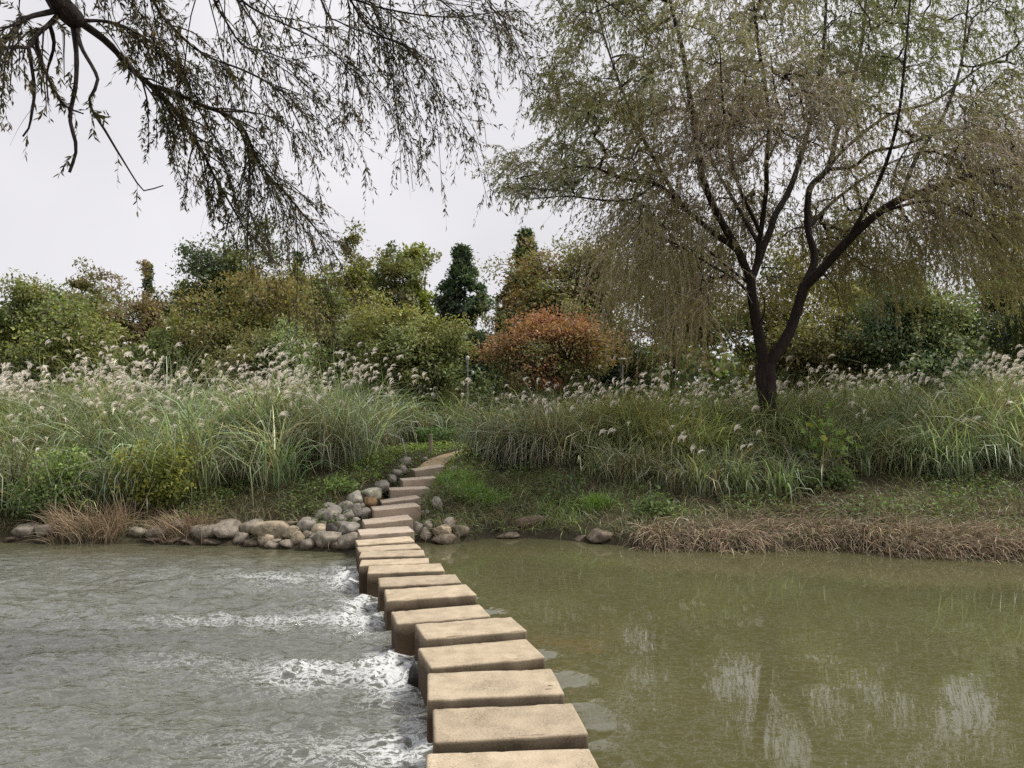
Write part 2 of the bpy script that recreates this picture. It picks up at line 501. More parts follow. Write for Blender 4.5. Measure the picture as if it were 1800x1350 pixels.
# ------------------------------------------------------------------ stepping blocks
BLK = [  # back-left px, back-right px, front-back depth
    ((750, 1325), (1034, 1312), .47), ((766, 1245), (1004, 1235), .45), ((755, 1182), (965, 1174), .47),
    ((741, 1138), (924, 1122), .46), ((733, 1096), (899, 1084), .45), ((691, 1074), (842, 1061), .42),
    ((677, 1036), (819, 1027), .46), ((667, 1015), (799, 1009), .42), ((651, 994), (774, 990), .44),
    ((636, 984), (751, 980), .36), ((636, 969), (744, 966), .40), ((628, 961), (732, 955), .36), ((626, 949), (723, 942), .44)]
ORD = ['nearest', 'second', 'third', 'fourth', 'fifth', 'sixth', 'seventh', 'eighth', 'ninth', 'tenth', 'eleventh', 'twelfth', 'thirteenth', 'fourteenth', 'fifteenth', 'sixteenth', 'seventeenth', 'eighteenth', 'nineteenth', 'twentieth']

def block_mesh(name, w, dpt, h, rnd, rough, seed):
    r_ = np.random.default_rng(seed)
    bm = bmesh.new()
    bmesh.ops.create_cube(bm, size=1)
    for v in bm.verts:
        v.co = Vector((v.co.x * w, v.co.y * dpt, v.co.z * h))
        v.co.x += r_.normal(0, 0.008); v.co.y += r_.normal(0, 0.008)
    es = [e for e in bm.edges if any(v.co.z > 0 for v in e.verts)]
    bmesh.ops.bevel(bm, geom=es, offset=rnd, segments=3, profile=0.5, affect='EDGES', clamp_overlap=True)
    # cut into smaller faces so that the worn arrises can wander
    for ax, n, span in ((0, 24, w), (1, 9, dpt), (2, 7, h)):
        cuts = [-span / 2 + span * k / n for k in range(1, n)] + [-span / 2 + rnd * 1.22, span / 2 - rnd * 1.22]
        for cv in cuts:
            co = [0, 0, 0]; no = [0, 0, 0]
            co[ax] = cv; no[ax] = 1
            bmesh.ops.bisect_plane(bm, geom=bm.verts[:] + bm.edges[:] + bm.faces[:], plane_co=co, plane_no=no)
    bm.normal_update()
    P = np.array([v.co for v in bm.verts]); N = np.array([v.normal for v in bm.verts])
    o = seed * 3.7
    dn = (fbm(P[:, 0] * 6 + o, P[:, 1] * 6 + P[:, 2] * 5, 60, 4)) * rough * 2.0
    top = np.clip((P[:, 2] - (h / 2 - rnd * 1.6)) / (rnd * 1.6), 0, 1)
    edge = top * (np.abs(P[:, 1]) > dpt / 2 - rnd * 1.2)
    chips = np.maximum(0, vnoise(P[:, 0] * 9 + o, P[:, 1] * 2 + 3, 61) - 0.55) * 0.035 * edge
    chips += np.maximum(0, vnoise(P[:, 0] * 23 + o, P[:, 1] * 9 + P[:, 2] * 20, 62) - 0.66) * 0.018 * top
    P = P + N * (dn - chips)[:, None]
    for v, p in zip(bm.verts, P):
        v.co = p
    me = bpy.data.meshes.new(name)
    bm.to_mesh(me); bm.free()
    me.polygons.foreach_set('use_smooth', np.ones(len(me.polygons), bool))
    return me

def place_block(kind, label, cat, grp, bl, br, zt, dpt, h, mat, rnd, rough, seed, wadd=0.03):
    a = onplane(*bl, zt); b = onplane(*br, zt)
    ax = (b - a); w = np.linalg.norm(ax) + wadd; ax = ax / np.linalg.norm(ax)
    tilt = 0.0
    if math.atan2(ax[1], ax[0]) > 0.27:      # strongly slanting edge: part turn, part lean of the slab
        cap = 0.27
        w = (b[0] - a[0]) / math.cos(cap) + wadd
        tilt = ((b[1] - a[1]) - w * math.sin(cap)) * (CZ - zt) / a[1] / w
        ax = np.array([math.cos(cap), math.sin(cap), 0])
    back = np.array([-ax[1], ax[0], 0])
    c = (a + b) / 2 - back * (dpt / 2)
    o = link(kind, block_mesh(kind, w, dpt, h, rnd, rough, seed), mat, label=label, category=cat, group=grp)
    o.location = (c[0], c[1], zt - h / 2)
    o.rotation_euler = (rng.normal(0, .006), rng.normal(0, .005) - tilt, math.atan2(ax[1], ax[0]))
    return c

block_pos = []
NB = len(BLK)
for k, (bl, br, dp) in enumerate(BLK):
    if k == 0:
        lb = 'nearest tan stepping block, cut off by the bottom edge of the photo'
    elif k == NB - 1:
        lb = 'farthest tan stepping block in the water, beside the boulders of the far bank'
    else:
        lb = f'tan stepping block in the river, {ORD[k]} counted from the bottom of the photo'
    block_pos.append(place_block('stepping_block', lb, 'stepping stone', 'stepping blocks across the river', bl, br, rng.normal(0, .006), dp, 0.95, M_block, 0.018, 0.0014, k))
block_pos = np.array(block_pos)

STEPS = [  # back-left, back-right, z top, depth, riser
    ((629, 930), (719, 924), 0.05, .62, .40, 'lowest pale granite step, just above the stepping blocks'),
    ((634, 913), (721, 904), 0.13, .60, .40, 'second pale granite step up from the water'),
    ((650, 890), (732, 883), 0.26, .62, .42, 'third pale granite step up, with a tall grey front face'),
    ((664, 878), (736, 870), 0.31, .55, .34, 'fourth pale granite step, thin front beside the orange-brown boulder'),
    ((681, 857), (748, 854), 0.43, .55, .40, 'fifth pale granite step beside the mottled grey boulder'),
    ((700, 841), (765, 836), 0.57, .58, .40, 'sixth pale granite step, second from the top'),
    ((717, 824), (780, 816), 0.73, .62, .40, 'topmost pale granite step at the start of the sandy path')]
for k, (bl, br, zt, dp, h, lb) in enumerate(STEPS):
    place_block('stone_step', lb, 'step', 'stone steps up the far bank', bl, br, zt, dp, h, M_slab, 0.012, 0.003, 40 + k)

# ------------------------------------------------------------------ river
ra, rb = block_pos[0], block_pos[-1]
row_d = nrm((rb - ra)[None])[0]
def row_side(x, y):
    """signed distance from the block row, + = upstream (right)"""
    yy = np.clip(y, block_pos[0, 1] - 1, block_pos[-1, 1])
    xr = np.interp(yy, block_pos[:, 1], block_pos[:, 0])
    return (x - xr) * 0.966

wx = axis(-9.5, 8, 0.055, -220, 220, 1.3); wy = axis(3.4, 12.4, 0.05, -8, 14.5, 1.25)
WX, WY = np.meshgrid(wx, wy, indexing='ij')
S = row_side(WX, WY)
base = ZR + (ZL - ZR) * sstep(0.38, -0.55, S)
nearrow = np.exp(-np.clip(-S - 0.3, 0, 50) / 1.6)
left = sstep(0.1, -0.6, S)
shd = shore(WX) - WY
calm = sstep(0.15, 1.6, shd)            # quiet strip under the far bank
flow = 0.12 * WX
lw = (fbm(WX * 0.9, (WY + flow) * 2.2, 70, 3) * 0.09 + fbm(WX * 2.3, (WY + flow) * 5.2, 74, 4) * 0.085 + fbm(WX * 6, WY * 11, 78, 3) * 0.035)
jy = np.array([9.55, 8.6, 7.45, 6.0, 4.55, 3.4])
jw = np.array([0.34, 0.2, 0.30, 0.30, 0.30, 0.3]); jl = np.array([1.2, 0.5, 1.7, 1.35, 0.9, 1.2]); js = np.array([1, .6, 1., 1.05, .9, .9])
jet = np.zeros_like(S)
for a_, b_, c_, s_ in zip(jy, jw, jl, js):
    yy = WY - a_ + 0.10 * (S + 0.5) + 0.25 * fbm(WX * 1.1, WX * 0 + a_, 85, 2)
    spread = b_ * (1 + 0.18 * np.clip(-S, 0, 4))
    jet += s_ * np.exp(-(yy / spread) ** 2) * np.exp(-np.clip(-S - 0.35, 0, 50) / c_) * sstep(-0.1, -0.5, S)
jet *= 0.35 + 1.1 * vnoise(WX * 1.7, WY * 3.0, 87)
jet += (0.05 + 0.9 * vnoise(WX * 2.0, WY * 1.6, 88) ** 2) * np.exp(-((S + 0.62) / 0.22) ** 2) * sstep(11.3, 10.3, WY)
jet = np.clip(jet, 0, 1.2) * sstep(12.2, 11.2, WY)
rough_w = (0.72 + 0.9 * nearrow) * (0.22 + 0.78 * calm)
rn = 1 - np.abs(2.6 * fbm(WX * 1.5 + .4 * WY, (WY + flow) * 3.4, 81, 3)); rn = np.clip(rn, 0, 1) ** 3
lw = lw + (rn - .4) * 0.035
Z = base + left * lw * rough_w
Z += jet * (np.abs(fbm(WX * 4, WY * 9, 90, 4)) * 0.26 + fbm(WX * 13, WY * 18, 94, 2) * 0.08 + 0.015)
# upstream: gentle swell, small ripples, water drawn down between the blocks
right = 1 - left
Z += right * (fbm(WX * 1.2, WY * 2.0, 100, 2) * 0.004 + fbm(WX * 3, WY * 8, 103, 2) * 0.0002)
for p in block_pos[:9]:
    ex, ey = p[0] + 0.47, p[1] - 0.20
    rr = np.hypot(WX - ex, (WY - ey) * 1.15)
    Z += right * (-0.030 * np.exp(-(rr / 0.22) ** 2) + 0.006 * np.sin(rr * 48) * np.exp(-(rr / 0.42) ** 2))
turb = np.clip(left * (0.25 + 0.75 * calm) * 1.0 + 0.0, 0, 1)
river_me = grid_mesh('river', wx, wy, Z, attrs={'foam': jet.ravel(), 'turb': turb.ravel()})

def water_mat():
    m, nt, b = new_mat('river_water')
    L = nt.links.new
    g = nt.nodes.new('ShaderNodeNewGeometry')
    fa = nt.nodes.new('ShaderNodeAttribute'); fa.attribute_name = 'foam'
    ta = nt.nodes.new('ShaderNodeAttribute'); ta.attribute_name = 'turb'
    n0 = nt.nodes.new('ShaderNodeTexNoise'); n0.inputs['Scale'].default_value = 0.5; n0.inputs['Detail'].default_value = 3
    L(g.outputs['Position'], n0.inputs['Vector'])
    r0 = nt.nodes.new('ShaderNodeValToRGB')
    r0.color_ramp.elements[0].position = 0.35; r0.color_ramp.elements[0].color = (0.080, 0.076, 0.033, 1)
    r0.color_ramp.elements[1].position = 0.7; r0.color_ramp.elements[1].color = (0.094, 0.091, 0.041, 1)
    L(n0.outputs['Fac'], r0.inputs['Fac'])
    mt = nt.nodes.new('ShaderNodeMixRGB'); mt.inputs['Color2'].default_value = (0.105, 0.106, 0.088, 1)
    L(ta.outputs['Fac'], mt.inputs['Fac']); L(r0.outputs[0], mt.inputs['Color1'])
    # foam: lacy streaks
    mp = nt.nodes.new('ShaderNodeMapping'); mp.inputs['Scale'].default_value = (7, 13, 9)
    L(g.outputs['Position'], mp.inputs['Vector'])
    nf = nt.nodes.new('ShaderNodeTexNoise'); nf.inputs['Scale'].default_value = 1.0; nf.inputs['Detail'].default_value = 9
    nf.inputs['Roughness'].default_value = 0.72; nf.inputs['Distortion'].default_value = 0.35
    L(mp.outputs[0], nf.inputs['Vector'])
    rdg = nt.nodes.new('ShaderNodeMath'); rdg.operation = 'SUBTRACT'; rdg.inputs[1].default_value = 0.5
    L(nf.outputs['Fac'], rdg.inputs[0])
    ab = nt.nodes.new('ShaderNodeMath'); ab.operation = 'ABSOLUTE'; L(rdg.outputs[0], ab.inputs[0])
    # foam where |noise-0.5| < foam*0.09
    th = nt.nodes.new('ShaderNodeMath'); th.operation = 'MULTIPLY'; th.inputs[1].default_value = 0.078
    L(fa.outputs['Fac'], th.inputs[0])
    sb = nt.nodes.new('ShaderNodeMath'); sb.operation = 'SUBTRACT'; L(th.outputs[0], sb.inputs[0]); L(ab.outputs[0], sb.inputs[1])
    mr = nt.nodes.new('ShaderNodeMapRange'); mr.inputs['From Min'].default_value = -0.012; mr.inputs['From Max'].default_value = 0.045
    mr.inputs['To Max'].default_value = 0.95
    L(sb.outputs[0], mr.inputs['Value'])
    mf = nt.nodes.new('ShaderNodeMixRGB'); mf.inputs['Color2'].default_value = (0.60, 0.62, 0.62, 1)
    L(mr.outputs[0], mf.inputs['Fac']); L(mt.outputs[0], mf.inputs['Color1'])
    L(mf.outputs[0], b.inputs['Base Color'])
    rr = nt.nodes.new('ShaderNodeMapRange'); rr.inputs['To Min'].default_value = 0.0; rr.inputs['To Max'].default_value = 0.6
    L(mr.outputs[0], rr.inputs['Value']); L(rr.outputs[0], b.inputs['Roughness'])
    b.inputs['IOR'].default_value = 1.6
    # ripples
    mp2 = nt.nodes.new('ShaderNodeMapping'); mp2.inputs['Scale'].default_value = (4.2, 9.5, 6)
    L(g.outputs['Position'], mp2.inputs['Vector'])
    nb = nt.nodes.new('ShaderNodeTexNoise'); nb.inputs['Scale'].default_value = 1.0; nb.inputs['Detail'].default_value = 3.5; nb.inputs['Roughness'].default_value = 0.55
    nb.inputs['Distortion'].default_value = 0.6
    L(mp2.outputs[0], nb.inputs['Vector'])
    st = nt.nodes.new('ShaderNodeMapRange'); st.inputs['To Min'].default_value = 0.005; st.inputs['To Max'].default_value = 0.95
    L(ta.outputs['Fac'], st.inputs['Value'])
    bp = nt.nodes.new('ShaderNodeBump'); bp.inputs['Distance'].default_value = 0.05
    L(st.outputs[0], bp.inputs['Strength']); L(nb.outputs['Fac'], bp.inputs['Height'])
    L(bp.outputs[0], b.inputs['Normal'])
    return m
M_water = water_mat()
link('river', river_me, M_water, kind='structure')

# ------------------------------------------------------------------ boulders
def rock_mesh(name, w, d, h, seed, col, ang=0.0):
    r_ = np.random.default_rng(seed)
    bm = bmesh.new()
    bmesh.ops.create_icosphere(bm, subdivisions=3, radius=1)
    P = np.array([v.co for v in bm.verts])
    fs = np.array([[v.index for v in f.verts] for f in bm.faces])
    bm.free()
    # flatten against a few random planes (worn facets), superquadric swell
    P = P * (1 / np.maximum((np.abs(P) ** 2.6).sum(1, keepdims=True) ** (1 / 2.6), 1e-6)) * 0.97
    for _ in range(14 if ang else 12):
        n = nrm(r_.normal(0, 1, (1, 3)))[0]
        lim = r_.uniform(0.52, 0.8) if ang else r_.uniform(0.62, 0.88)
        ex = np.maximum(0, P @ n - lim)
        P = P - n[None] * (ex * 0.95)[:, None]
    o = seed * 1.9
    P = P * (1 + 0.20 * (fbm(P[:, 0] * 1.1 + o, P[:, 1] * 1.1 + P[:, 2] * 1.3, 120, 3)) + 0.06 * fbm(P[:, 0] * 5 + o, P[:, 1] * 5 + P[:, 2] * 4, 124, 3))[:, None]
    P = P - (P.max(0) + P.min(0)) / 2
    P = P / (P.max(0) - P.min(0)) * np.array([w, d, h])
    C = np.broadcast_to(np.array(col), (len(P), 3)) * (0.85 + 0.5 * (fbm(P[:, 0] * 5 + o, P[:, 2] * 5 + P[:, 1] * 4, 128, 3)[:, None] + 0.2))
    return make_mesh(name, P, fs, C, smooth=True)

RC = dict(g=(0.35, 0.325, 0.288), b=(0.335, 0.295, 0.245), t=(0.44, 0.37, 0.27), d=(0.085, 0.08, 0.075), p=(0.52, 0.49, 0.42), o=(0.38, 0.25, 0.13), w=(0.62, 0.60, 0.48), k=(0.035, 0.033, 0.032), m=(0.21, 0.17, 0.13))
ROCKS = [
    (35, 938, 40, 22, 'b', 'brown boulder at the left edge of the photo by the water'),
    (73, 937, 34, 21, 'b', 'rounded brown boulder, second from the left edge of the photo'),
    (102, 934, 30, 24, 'm', 'brown boulder half behind the left side of the dry reed clump'),
    (77, 952, 36, 8, 'm', 'flat wet stone at the waterline below the two leftmost boulders'),
    (18, 950, 26, 9, 'm', 'low wet stone in the left corner of the far waterline'),
    (237, 939, 30, 15, 'b', 'small brown boulder just right of the dry reed clump'),
    (275, 939, 42, 21, 'b', 'blunt brown boulder left of the small dry bush on the shore'),
    (304, 930, 34, 20, 'm', 'dark brown boulder set back above the shore near the small dry bush'),
    (356, 943, 42, 26, 'b', 'squat brown boulder behind the right side of the small dry bush'),
    (392, 938, 41, 29, 'b', 'big square-shouldered brown boulder in the shoreline row'),
    (435, 932, 46, 21, 'b', 'long brown boulder right of the square-shouldered one'),
    (267, 951, 34, 10, 'm', 'flat wet stone at the waterline below the blunt brown boulder'),
    (300, 953, 28, 9, 'm', 'low wet stone at the waterline under the small dry bush'),
    (333, 955, 36, 9, 'm', 'wide flat stone barely above the water right of the small dry bush'),
    (370, 955, 31, 11, 'm', 'flat stone at the waterline below the square-shouldered boulder'),
    (420, 949, 31, 17, 'b', 'oval brown stone at the waterline below the long brown boulder'),
    (441, 957, 27, 12, 'm', 'small wet stone at the waterline right of the oval brown stone'),
    (475, 938, 68, 28, 't', 'largest long tan boulder lying flat in the shoreline row'),
    (467, 950, 29, 20, 't', 'round tan stone in front of the largest long boulder'),
    (475, 962, 26, 13, 'b', 'lowest brown stone in the water below the round tan stone'),
    (484, 955, 20, 10, 'b', 'small brown stone wedged under the largest long boulder'),
    (509, 940, 26, 20, 't', 'pale tan boulder at the right end of the largest long boulder'),
    (522, 949, 21, 21, 't', 'egg-shaped tan stone standing upright in the shoreline row'),
    (502, 959, 27, 14, 'b', 'flat brown stone in the water left of the egg-shaped stone'),
    (536, 926, 29, 23, 'g', 'round grey boulder on top of the left shoreline row'),
    (560, 935, 29, 20, 't', 'smooth tan boulder beside the dark wedge-shaped stone'),
    (540, 942, 18, 12, 'b', 'small brown stone under the round grey boulder'),
    (555, 949, 25, 15, 'g', 'grey oval stone below the smooth tan boulder'),
    (539, 960, 21, 17, 'b', 'brown stone at the waterline left of the big sloping boulder'),
    (571, 954, 44, 27, 'b', 'big sloping brown boulder at the waterline near the steps'),
    (478, 925, 32, 10, 'm', 'flat brown stone half buried above the largest long boulder'),
    (507, 924, 32, 11, 'm', 'flat half-buried stone left of the round grey boulder'),
    (562, 908, 18, 20, 'g', 'upright grey stone at the upper left of the boulder heap'),
    (582, 909, 28, 29, 'g', 'largest round grey boulder in the upper heap left of the steps'),
    (578, 895, 20, 15, 'g', 'grey stone perched behind the largest round grey boulder'),
    (597, 915, 19, 15, 'g', 'grey stone leaning on the right of the largest round boulder'),
    (610, 909, 21, 18, 'g', 'smooth grey egg-shaped stone in the middle of the upper heap'),
    (605, 894, 26, 18, 'g', 'tilted grey stone at the back of the upper heap'),
    (622, 900, 22, 20, 'g', 'grey stone right of the tilted one in the upper heap'),
    (636, 906, 26, 19, 'g', 'grey boulder touching the left end of the second granite step'),
    (622, 880, 25, 24, 'p', 'pale whitish grey boulder at the top of the heap'),
    (649, 871, 32, 18, 'w', 'cream white boulder beside the fourth granite step'),
    (647, 887, 25, 19, 'o', 'orange-brown boulder beside the third granite step'),
    (632, 891, 14, 11, 'b', 'small brown stone between the pale and the orange-brown boulders'),
    (668, 858, 27, 19, 'g', 'mottled grey boulder left of the fifth granite step'),
    (693, 835, 22, 15, 'g', 'mottled grey stone left of the sixth granite step'),
    (686, 843, 19, 13, 'g', 'dark grey stone in weeds just below the sixth granite step'),
    (706, 827, 19, 13, 'g', 'grey stone touching the left end of the topmost step'),
    (711, 812, 20, 14, 'g', 'half-buried grey stone in the weeds left above the topmost step'),
    (736, 808, 11, 7, 'g', 'small grey stone in the weeds by the wooden post'),
    (583, 935, 30, 19, 'd', 'dark grey-green wedge-shaped stone in the boulder heap'),
    (598, 927, 27, 14, 'g', 'flat grey stone behind the dark wedge-shaped stone'),
    (612, 932, 33, 19, 'g', 'large smooth grey stone left of the lowest granite step'),
    (610, 956, 36, 28, 'b', 'blocky brown boulder against the farthest stepping block'),
    (592, 963, 20, 15, 'm', 'dark wet stone between the sloping and the blocky boulders'),
    (625, 917, 13, 11, 'p', 'small pale stone beside the lowest granite step'),
    (567, 923, 15, 11, 'b', 'small brown stone below the upright grey stone'),
    (755, 887, 19, 19, 'g', 'grey upright stone right of the third granite step'),
    (738, 895, 17, 14, 'g', 'grey stone touching the right end of the third granite step'),
    (734, 908, 20, 17, 'g', 'pale grey stone right of the second granite step'),
    (732, 932, 20, 21, 'g', 'round grey stone right of the lowest granite step'),
    (748, 941, 18, 19, 'b', 'angular brown stone right of the farthest stepping block'),
    (751, 927, 15, 15, 'b', 'small brown stone above the angular one right of the steps'),
    (777, 938, 30, 20, 't', 'pale angular tan boulder at the waterline right of the steps'),
    (780, 951, 42, 20, 'm', 'dark wet boulder under the pale angular one'),
    (787, 924, 26, 17, 'b', 'brown boulder behind the pale angular one'),
    (809, 936, 27, 15, 'm', 'dark brown boulder right of the pale angular one'),
    (748, 869, 18, 12, 'g', 'grey stone in the grass right of the fourth granite step'),
    (763, 849, 13, 10, 'g', 'grey stone in the grass right of the fifth granite step'),
    (788, 860, 13, 9, 'g', 'small grey stone alone in the grass right of the steps'),
    (798, 827, 19, 11, 'g', 'grey stone in the grass right of the topmost step'),
    (892, 943, 46, 10, 'm', 'flat dark wet stone at the waterline below the driftwood log'),
    (1056, 944, 42, 18, 'm', 'flat brown boulder at the waterline left of the dead grass fringe'),
    (1022, 948, 20, 9, 'm', 'small wet stone at the waterline left of the flat brown boulder'),
]
for k, (px, py, w, h, c, lb) in enumerate(ROCKS):
    ang = 1.0 if ('angular' in lb or 'wedge' in lb) else 0.0
    P = hit(px, py + h * 0.42, 9.0, 30, floor=(ZL if px < 700 else ZR) - 0.02)
    s = P[1] / F
    W, H = w * s * 1.16, h * s * 1.25
    if 730 <= px < 770 and py < 915: P = P + np.array([.12, 0, 0])
    me = rock_mesh('boulder', W, W * rng.uniform(0.75, 0.95), H, k, RC[c], ang)
    o = link('boulder', me, M_rock, label=lb, category='boulder', group='boulders on the far bank')
    o.location = (P[0], P[1] + W * 0.28, P[2] + H * 0.40)
    o.rotation_euler = (rng.normal(0, .08), rng.normal(0, .12), 0)
P = onplane(729, 1207, ZL)
me = rock_mesh('rock', 0.22, 0.24, 0.24, 333, RC['k'], 1.0)
o = link('rock', me, M_rock, label='small black wet rock in the rapids left of the fourth stepping block', category='rock')
o.location = (P[0] + 0.03, P[1] + 0.06, ZL + 0.03)

# ------------------------------------------------------------------ trees
def grow(limbs, attr, r0=0.006, seg=4, arch=0.12, wander=0.05, cap=0.05, power=0.5, prefer=0.0):
    """limbs: list of (pts, radii). Each attractor is joined to the nearest node. Returns [(pts, radii)]"""
    nodes = np.concatenate([l[0] for l in limbs]); nrad = np.concatenate([l[1] for l in limbs])
    nl = len(nodes)
    d0 = np.array([np.min(np.linalg.norm(nodes - a, axis=1)) for a in attr])
    order = np.argsort(d0)
    cap_n = nl + len(attr) * seg
    NN = np.zeros((cap_n, 3)); NN[:nl] = nodes
    par = np.full(cap_n, -1); cnt = np.zeros(cap_n)
    n = nl; chains = []
    for a in attr[order]:
        dd = np.linalg.norm(NN[:n] - a, axis=1) + prefer * np.maximum(0, NN[:n, 2] - a[2])
        j = int(np.argmin(dd))
        p = NN[j]; L = np.linalg.norm(a - p)
        t = np.linspace(0, 1, seg + 1)[1:, None]
        q = p * (1 - t) + a * t + np.array([0, 0, 1.]) * (arch * L * np.sin(np.pi * t))
        q[:-1] += rng.normal(0, wander * L, (seg - 1, 3))
        NN[n:n + seg] = q
        par[n] = j; par[n + 1:n + seg] = np.arange(n, n + seg - 1)
        cnt[n + seg - 1] = 1
        chains.append((j, n)); n += seg
    for i in range(n - 1, nl - 1, -1):
        if par[i] >= nl:
            cnt[par[i]] += cnt[i]
    out = []
    for j, s in chains:
        P = np.vstack([NN[j], NN[s:s + seg]])
        c = np.r_[cnt[s], cnt[s:s + seg]]
        R = np.minimum(r0 * np.maximum(c, 1) ** power, cap)
        if j < nl:
            R = np.minimum(R, nrad[j] * 0.8)
        out.append((P, R))
    return out, NN[:n]

def chain_geo(geo, chains, k, col):
    by = {}
    for P, R in chains:
        by.setdefault(len(P), []).append((P, R))
    for m, l in by.items():
        V, Fq = tubes(np.array([a for a, _ in l]), np.array([b for _, b in l]), k)
        geo.add(V, Fq, col)

def limb(px_list, r0, r1, n=None, jit=0.0):
    """px_list: (px, py, Y) points"""
    P = np.array([at(*q) for q in px_list])
    L = np.linalg.norm(np.diff(P, axis=0), axis=1).sum()
    n = n or max(8, int(L / 0.14))
    Q = spline(P, n)
    if jit:
        Q[1:-1] += rng.normal(0, jit, (n - 2, 3))
    return Q, np.linspace(r0, r1, n) * (1 + rng.normal(0, 0.04, n))

def twigs_with_leaves(start, az, L, e0, bend, m, r, p, n_leaf, lsize, lwid, leaf_col, twig_col, k=3, s0=0.1, kink=0.35, lspread=0.8, emin=-1.5):
    """long drooping shoots with lanceolate leaves; returns two Geos and leaf arrays"""
    N = len(start)
    s = (np.arange(m) + 0.5) / m
    e = np.maximum(e0[:, None] - bend[:, None] * s[None] ** p, emin)
    azs = az[:, None] + kink * rng.normal(0, 1, (N, m)).cumsum(1) / math.sqrt(m)
    D = np.stack([np.cos(e) * np.cos(azs), np.cos(e) * np.sin(azs), np.sin(e)], -1)
    C = np.concatenate([np.zeros((N, 1, 3)), np.cumsum(D * (L[:, None, None] / m), axis=1)], 1) + start[:, None, :]
    R = r[:, None] * np.linspace(1, 0.35, m + 1)[None]
    V, Fq = tubes(C, R, k)
    tg = Geo(); tg.add(V, Fq, np.repeat(twig_col, (m + 1) * k, axis=0))
    ti = np.repeat(np.arange(N), n_leaf)
    u = rng.uniform(s0, 1.0, len(ti)) * m
    ii = np.minimum(u.astype(int), m - 1); f = (u - ii)[:, None]
    P = C[ti, ii] * (1 - f) + C[ti, ii + 1] * f
    T = D[ti, ii]
    Dl = nrm(T * 0.8 + rdir(len(ti)) * lspread + np.array([0, 0, -0.35]))
    Nn = nrm(rdir(len(ti)) + np.array([0, 0, 0.6]))
    ll = lsize * rng.uniform(0.6, 1.25, len(ti)); lw = lwid * rng.uniform(0.75, 1.25, len(ti))
    lc = leaf_col[ti] * np.exp(rng.normal(0, 0.18, (len(ti), 1)) + rng.normal(0, 0.06, (len(ti), 3)))
    return tg, (P, Dl, Nn, ll, lw, lc), C

# ---- the big willow on the right bank
WY0 = 16.0
wil = thing('willow_tree', 'big forked willow with dark trunk and drooping olive foliage on the right bank', 'tree', tuple(at(1352, 806, WY0)))
wb_ = at(1352, 745, WY0); wbz = gz(wb_[0], WY0)
tp = np.array([[wb_[0] + 0.03, WY0, wbz - 0.3], [wb_[0] + 0.02, WY0, wbz + 0.15], list(at(1352, 745, WY0)), list(at(1349, 700, WY0)), list(at(1346, 665, WY0)), list(at(1346, 640, WY0))])
TP = spline(tp, 22)
TR = np.interp(np.linspace(0, 1, 22), [0, 0.12, 0.3, 0.7, 0.88, 1], [0.30, 0.235, 0.19, 0.182, 0.205, 0.20])
W_L = limb([(1346, 652, 16), (1338, 615, 16), (1330, 570, 15.9), (1322, 520, 15.8), (1319, 490, 15.8)], .150, .120)
W_L1 = limb([(1319, 492, 15.8), (1297, 440, 15.6), (1263, 380, 15.3), (1237, 320, 15.0), (1226, 260, 14.7), (1214, 180, 14.4), (1200, 90, 14.2), (1180, 10, 14.2), (1165, -90, 14.3)], .105, .03)
W_L1b = limb([(1297, 440, 15.6), (1240, 398, 15.4), (1197, 360, 15.2), (1153, 323, 15.1), (1100, 315, 15.0), (1050, 297, 14.9), (1017, 293, 14.8), (960, 303, 14.7), (907, 314, 14.6)], .075, .014)
W_L1c = limb([(1197, 360, 15.2), (1150, 280, 15.6), (1110, 200, 16), (1080, 120, 16.4), (1055, 40, 16.8), (1040, -50, 17)], .05, .015)
W_L1d = limb([(1153, 323, 15.1), (1110, 350, 14.7), (1060, 352, 14.3), (1000, 345, 14), (930, 350, 13.8)], .035, .01)
W_L2 = limb([(1322, 490, 15.8), (1340, 440, 16), (1353, 407, 16.1), (1363, 377, 16.2), (1383, 343, 16.4), (1400, 300, 16.6), (1420, 230, 17), (1440, 150, 17.4), (1450, 50, 17.8), (1455, -80, 18)], .095, .03)
W_L3 = limb([(1330, 465, 15.9), (1337, 410, 15.7), (1347, 333, 15.4), (1347, 287, 15.2), (1352, 220, 14.9), (1345, 150, 14.6), (1330, 60, 14.2), (1320, -60, 14)], .07, .025)
W_L4 = limb([(1347, 287, 15.2), (1375, 220, 14.4), (1362, 160, 14), (1355, 100, 13.6)], .035, .012)
W_R = limb([(1347, 650, 16), (1362, 625, 16), (1387, 585, 16.05), (1403, 540, 16.1), (1414, 500, 16.1)], .150, .125)
W_R1 = limb([(1414, 503, 16.1), (1432, 455, 16.2), (1420, 400, 16.4), (1423, 333, 16.6), (1447, 307, 16.8), (1460, 285, 17), (1475, 215, 17.3), (1500, 140, 17.5), (1514, 80, 17.6), (1522, 0, 17.7), (1530, -100, 17.8)], .10, .028)
W_R2 = limb([(1414, 503, 16.1), (1450, 468, 15.9), (1490, 423, 15.6), (1533, 383, 15.3), (1583, 350, 15.1), (1650, 330, 14.9), (1700, 310, 14.8), (1733, 300, 14.7), (1800, 288, 14.6), (1900, 290, 14.4), (2000, 310, 14.3)], .125, .03)
W_R3 = limb([(1533, 383, 15.3), (1567, 367, 15.0), (1633, 353, 14.6), (1673, 363, 14.3), (1717, 387, 14.1), (1760, 430, 13.9)], .045, .012)
W_R4 = limb([(1460, 297, 16.9), (1500, 293, 16.6), (1533, 267, 16.4), (1583, 257, 16.2), (1650, 233, 16), (1717, 220, 15.8), (1800, 190, 15.5), (1870, 170, 15.3)], .05, .012)
W_R5 = limb([(1455, 300, 16.9), (1470, 277, 17), (1510, 240, 17.3), (1567, 200, 17.7), (1643, 177, 18), (1720, 120, 18.4), (1790, 80, 18.7), (1830, 0, 19)], .05, .015)
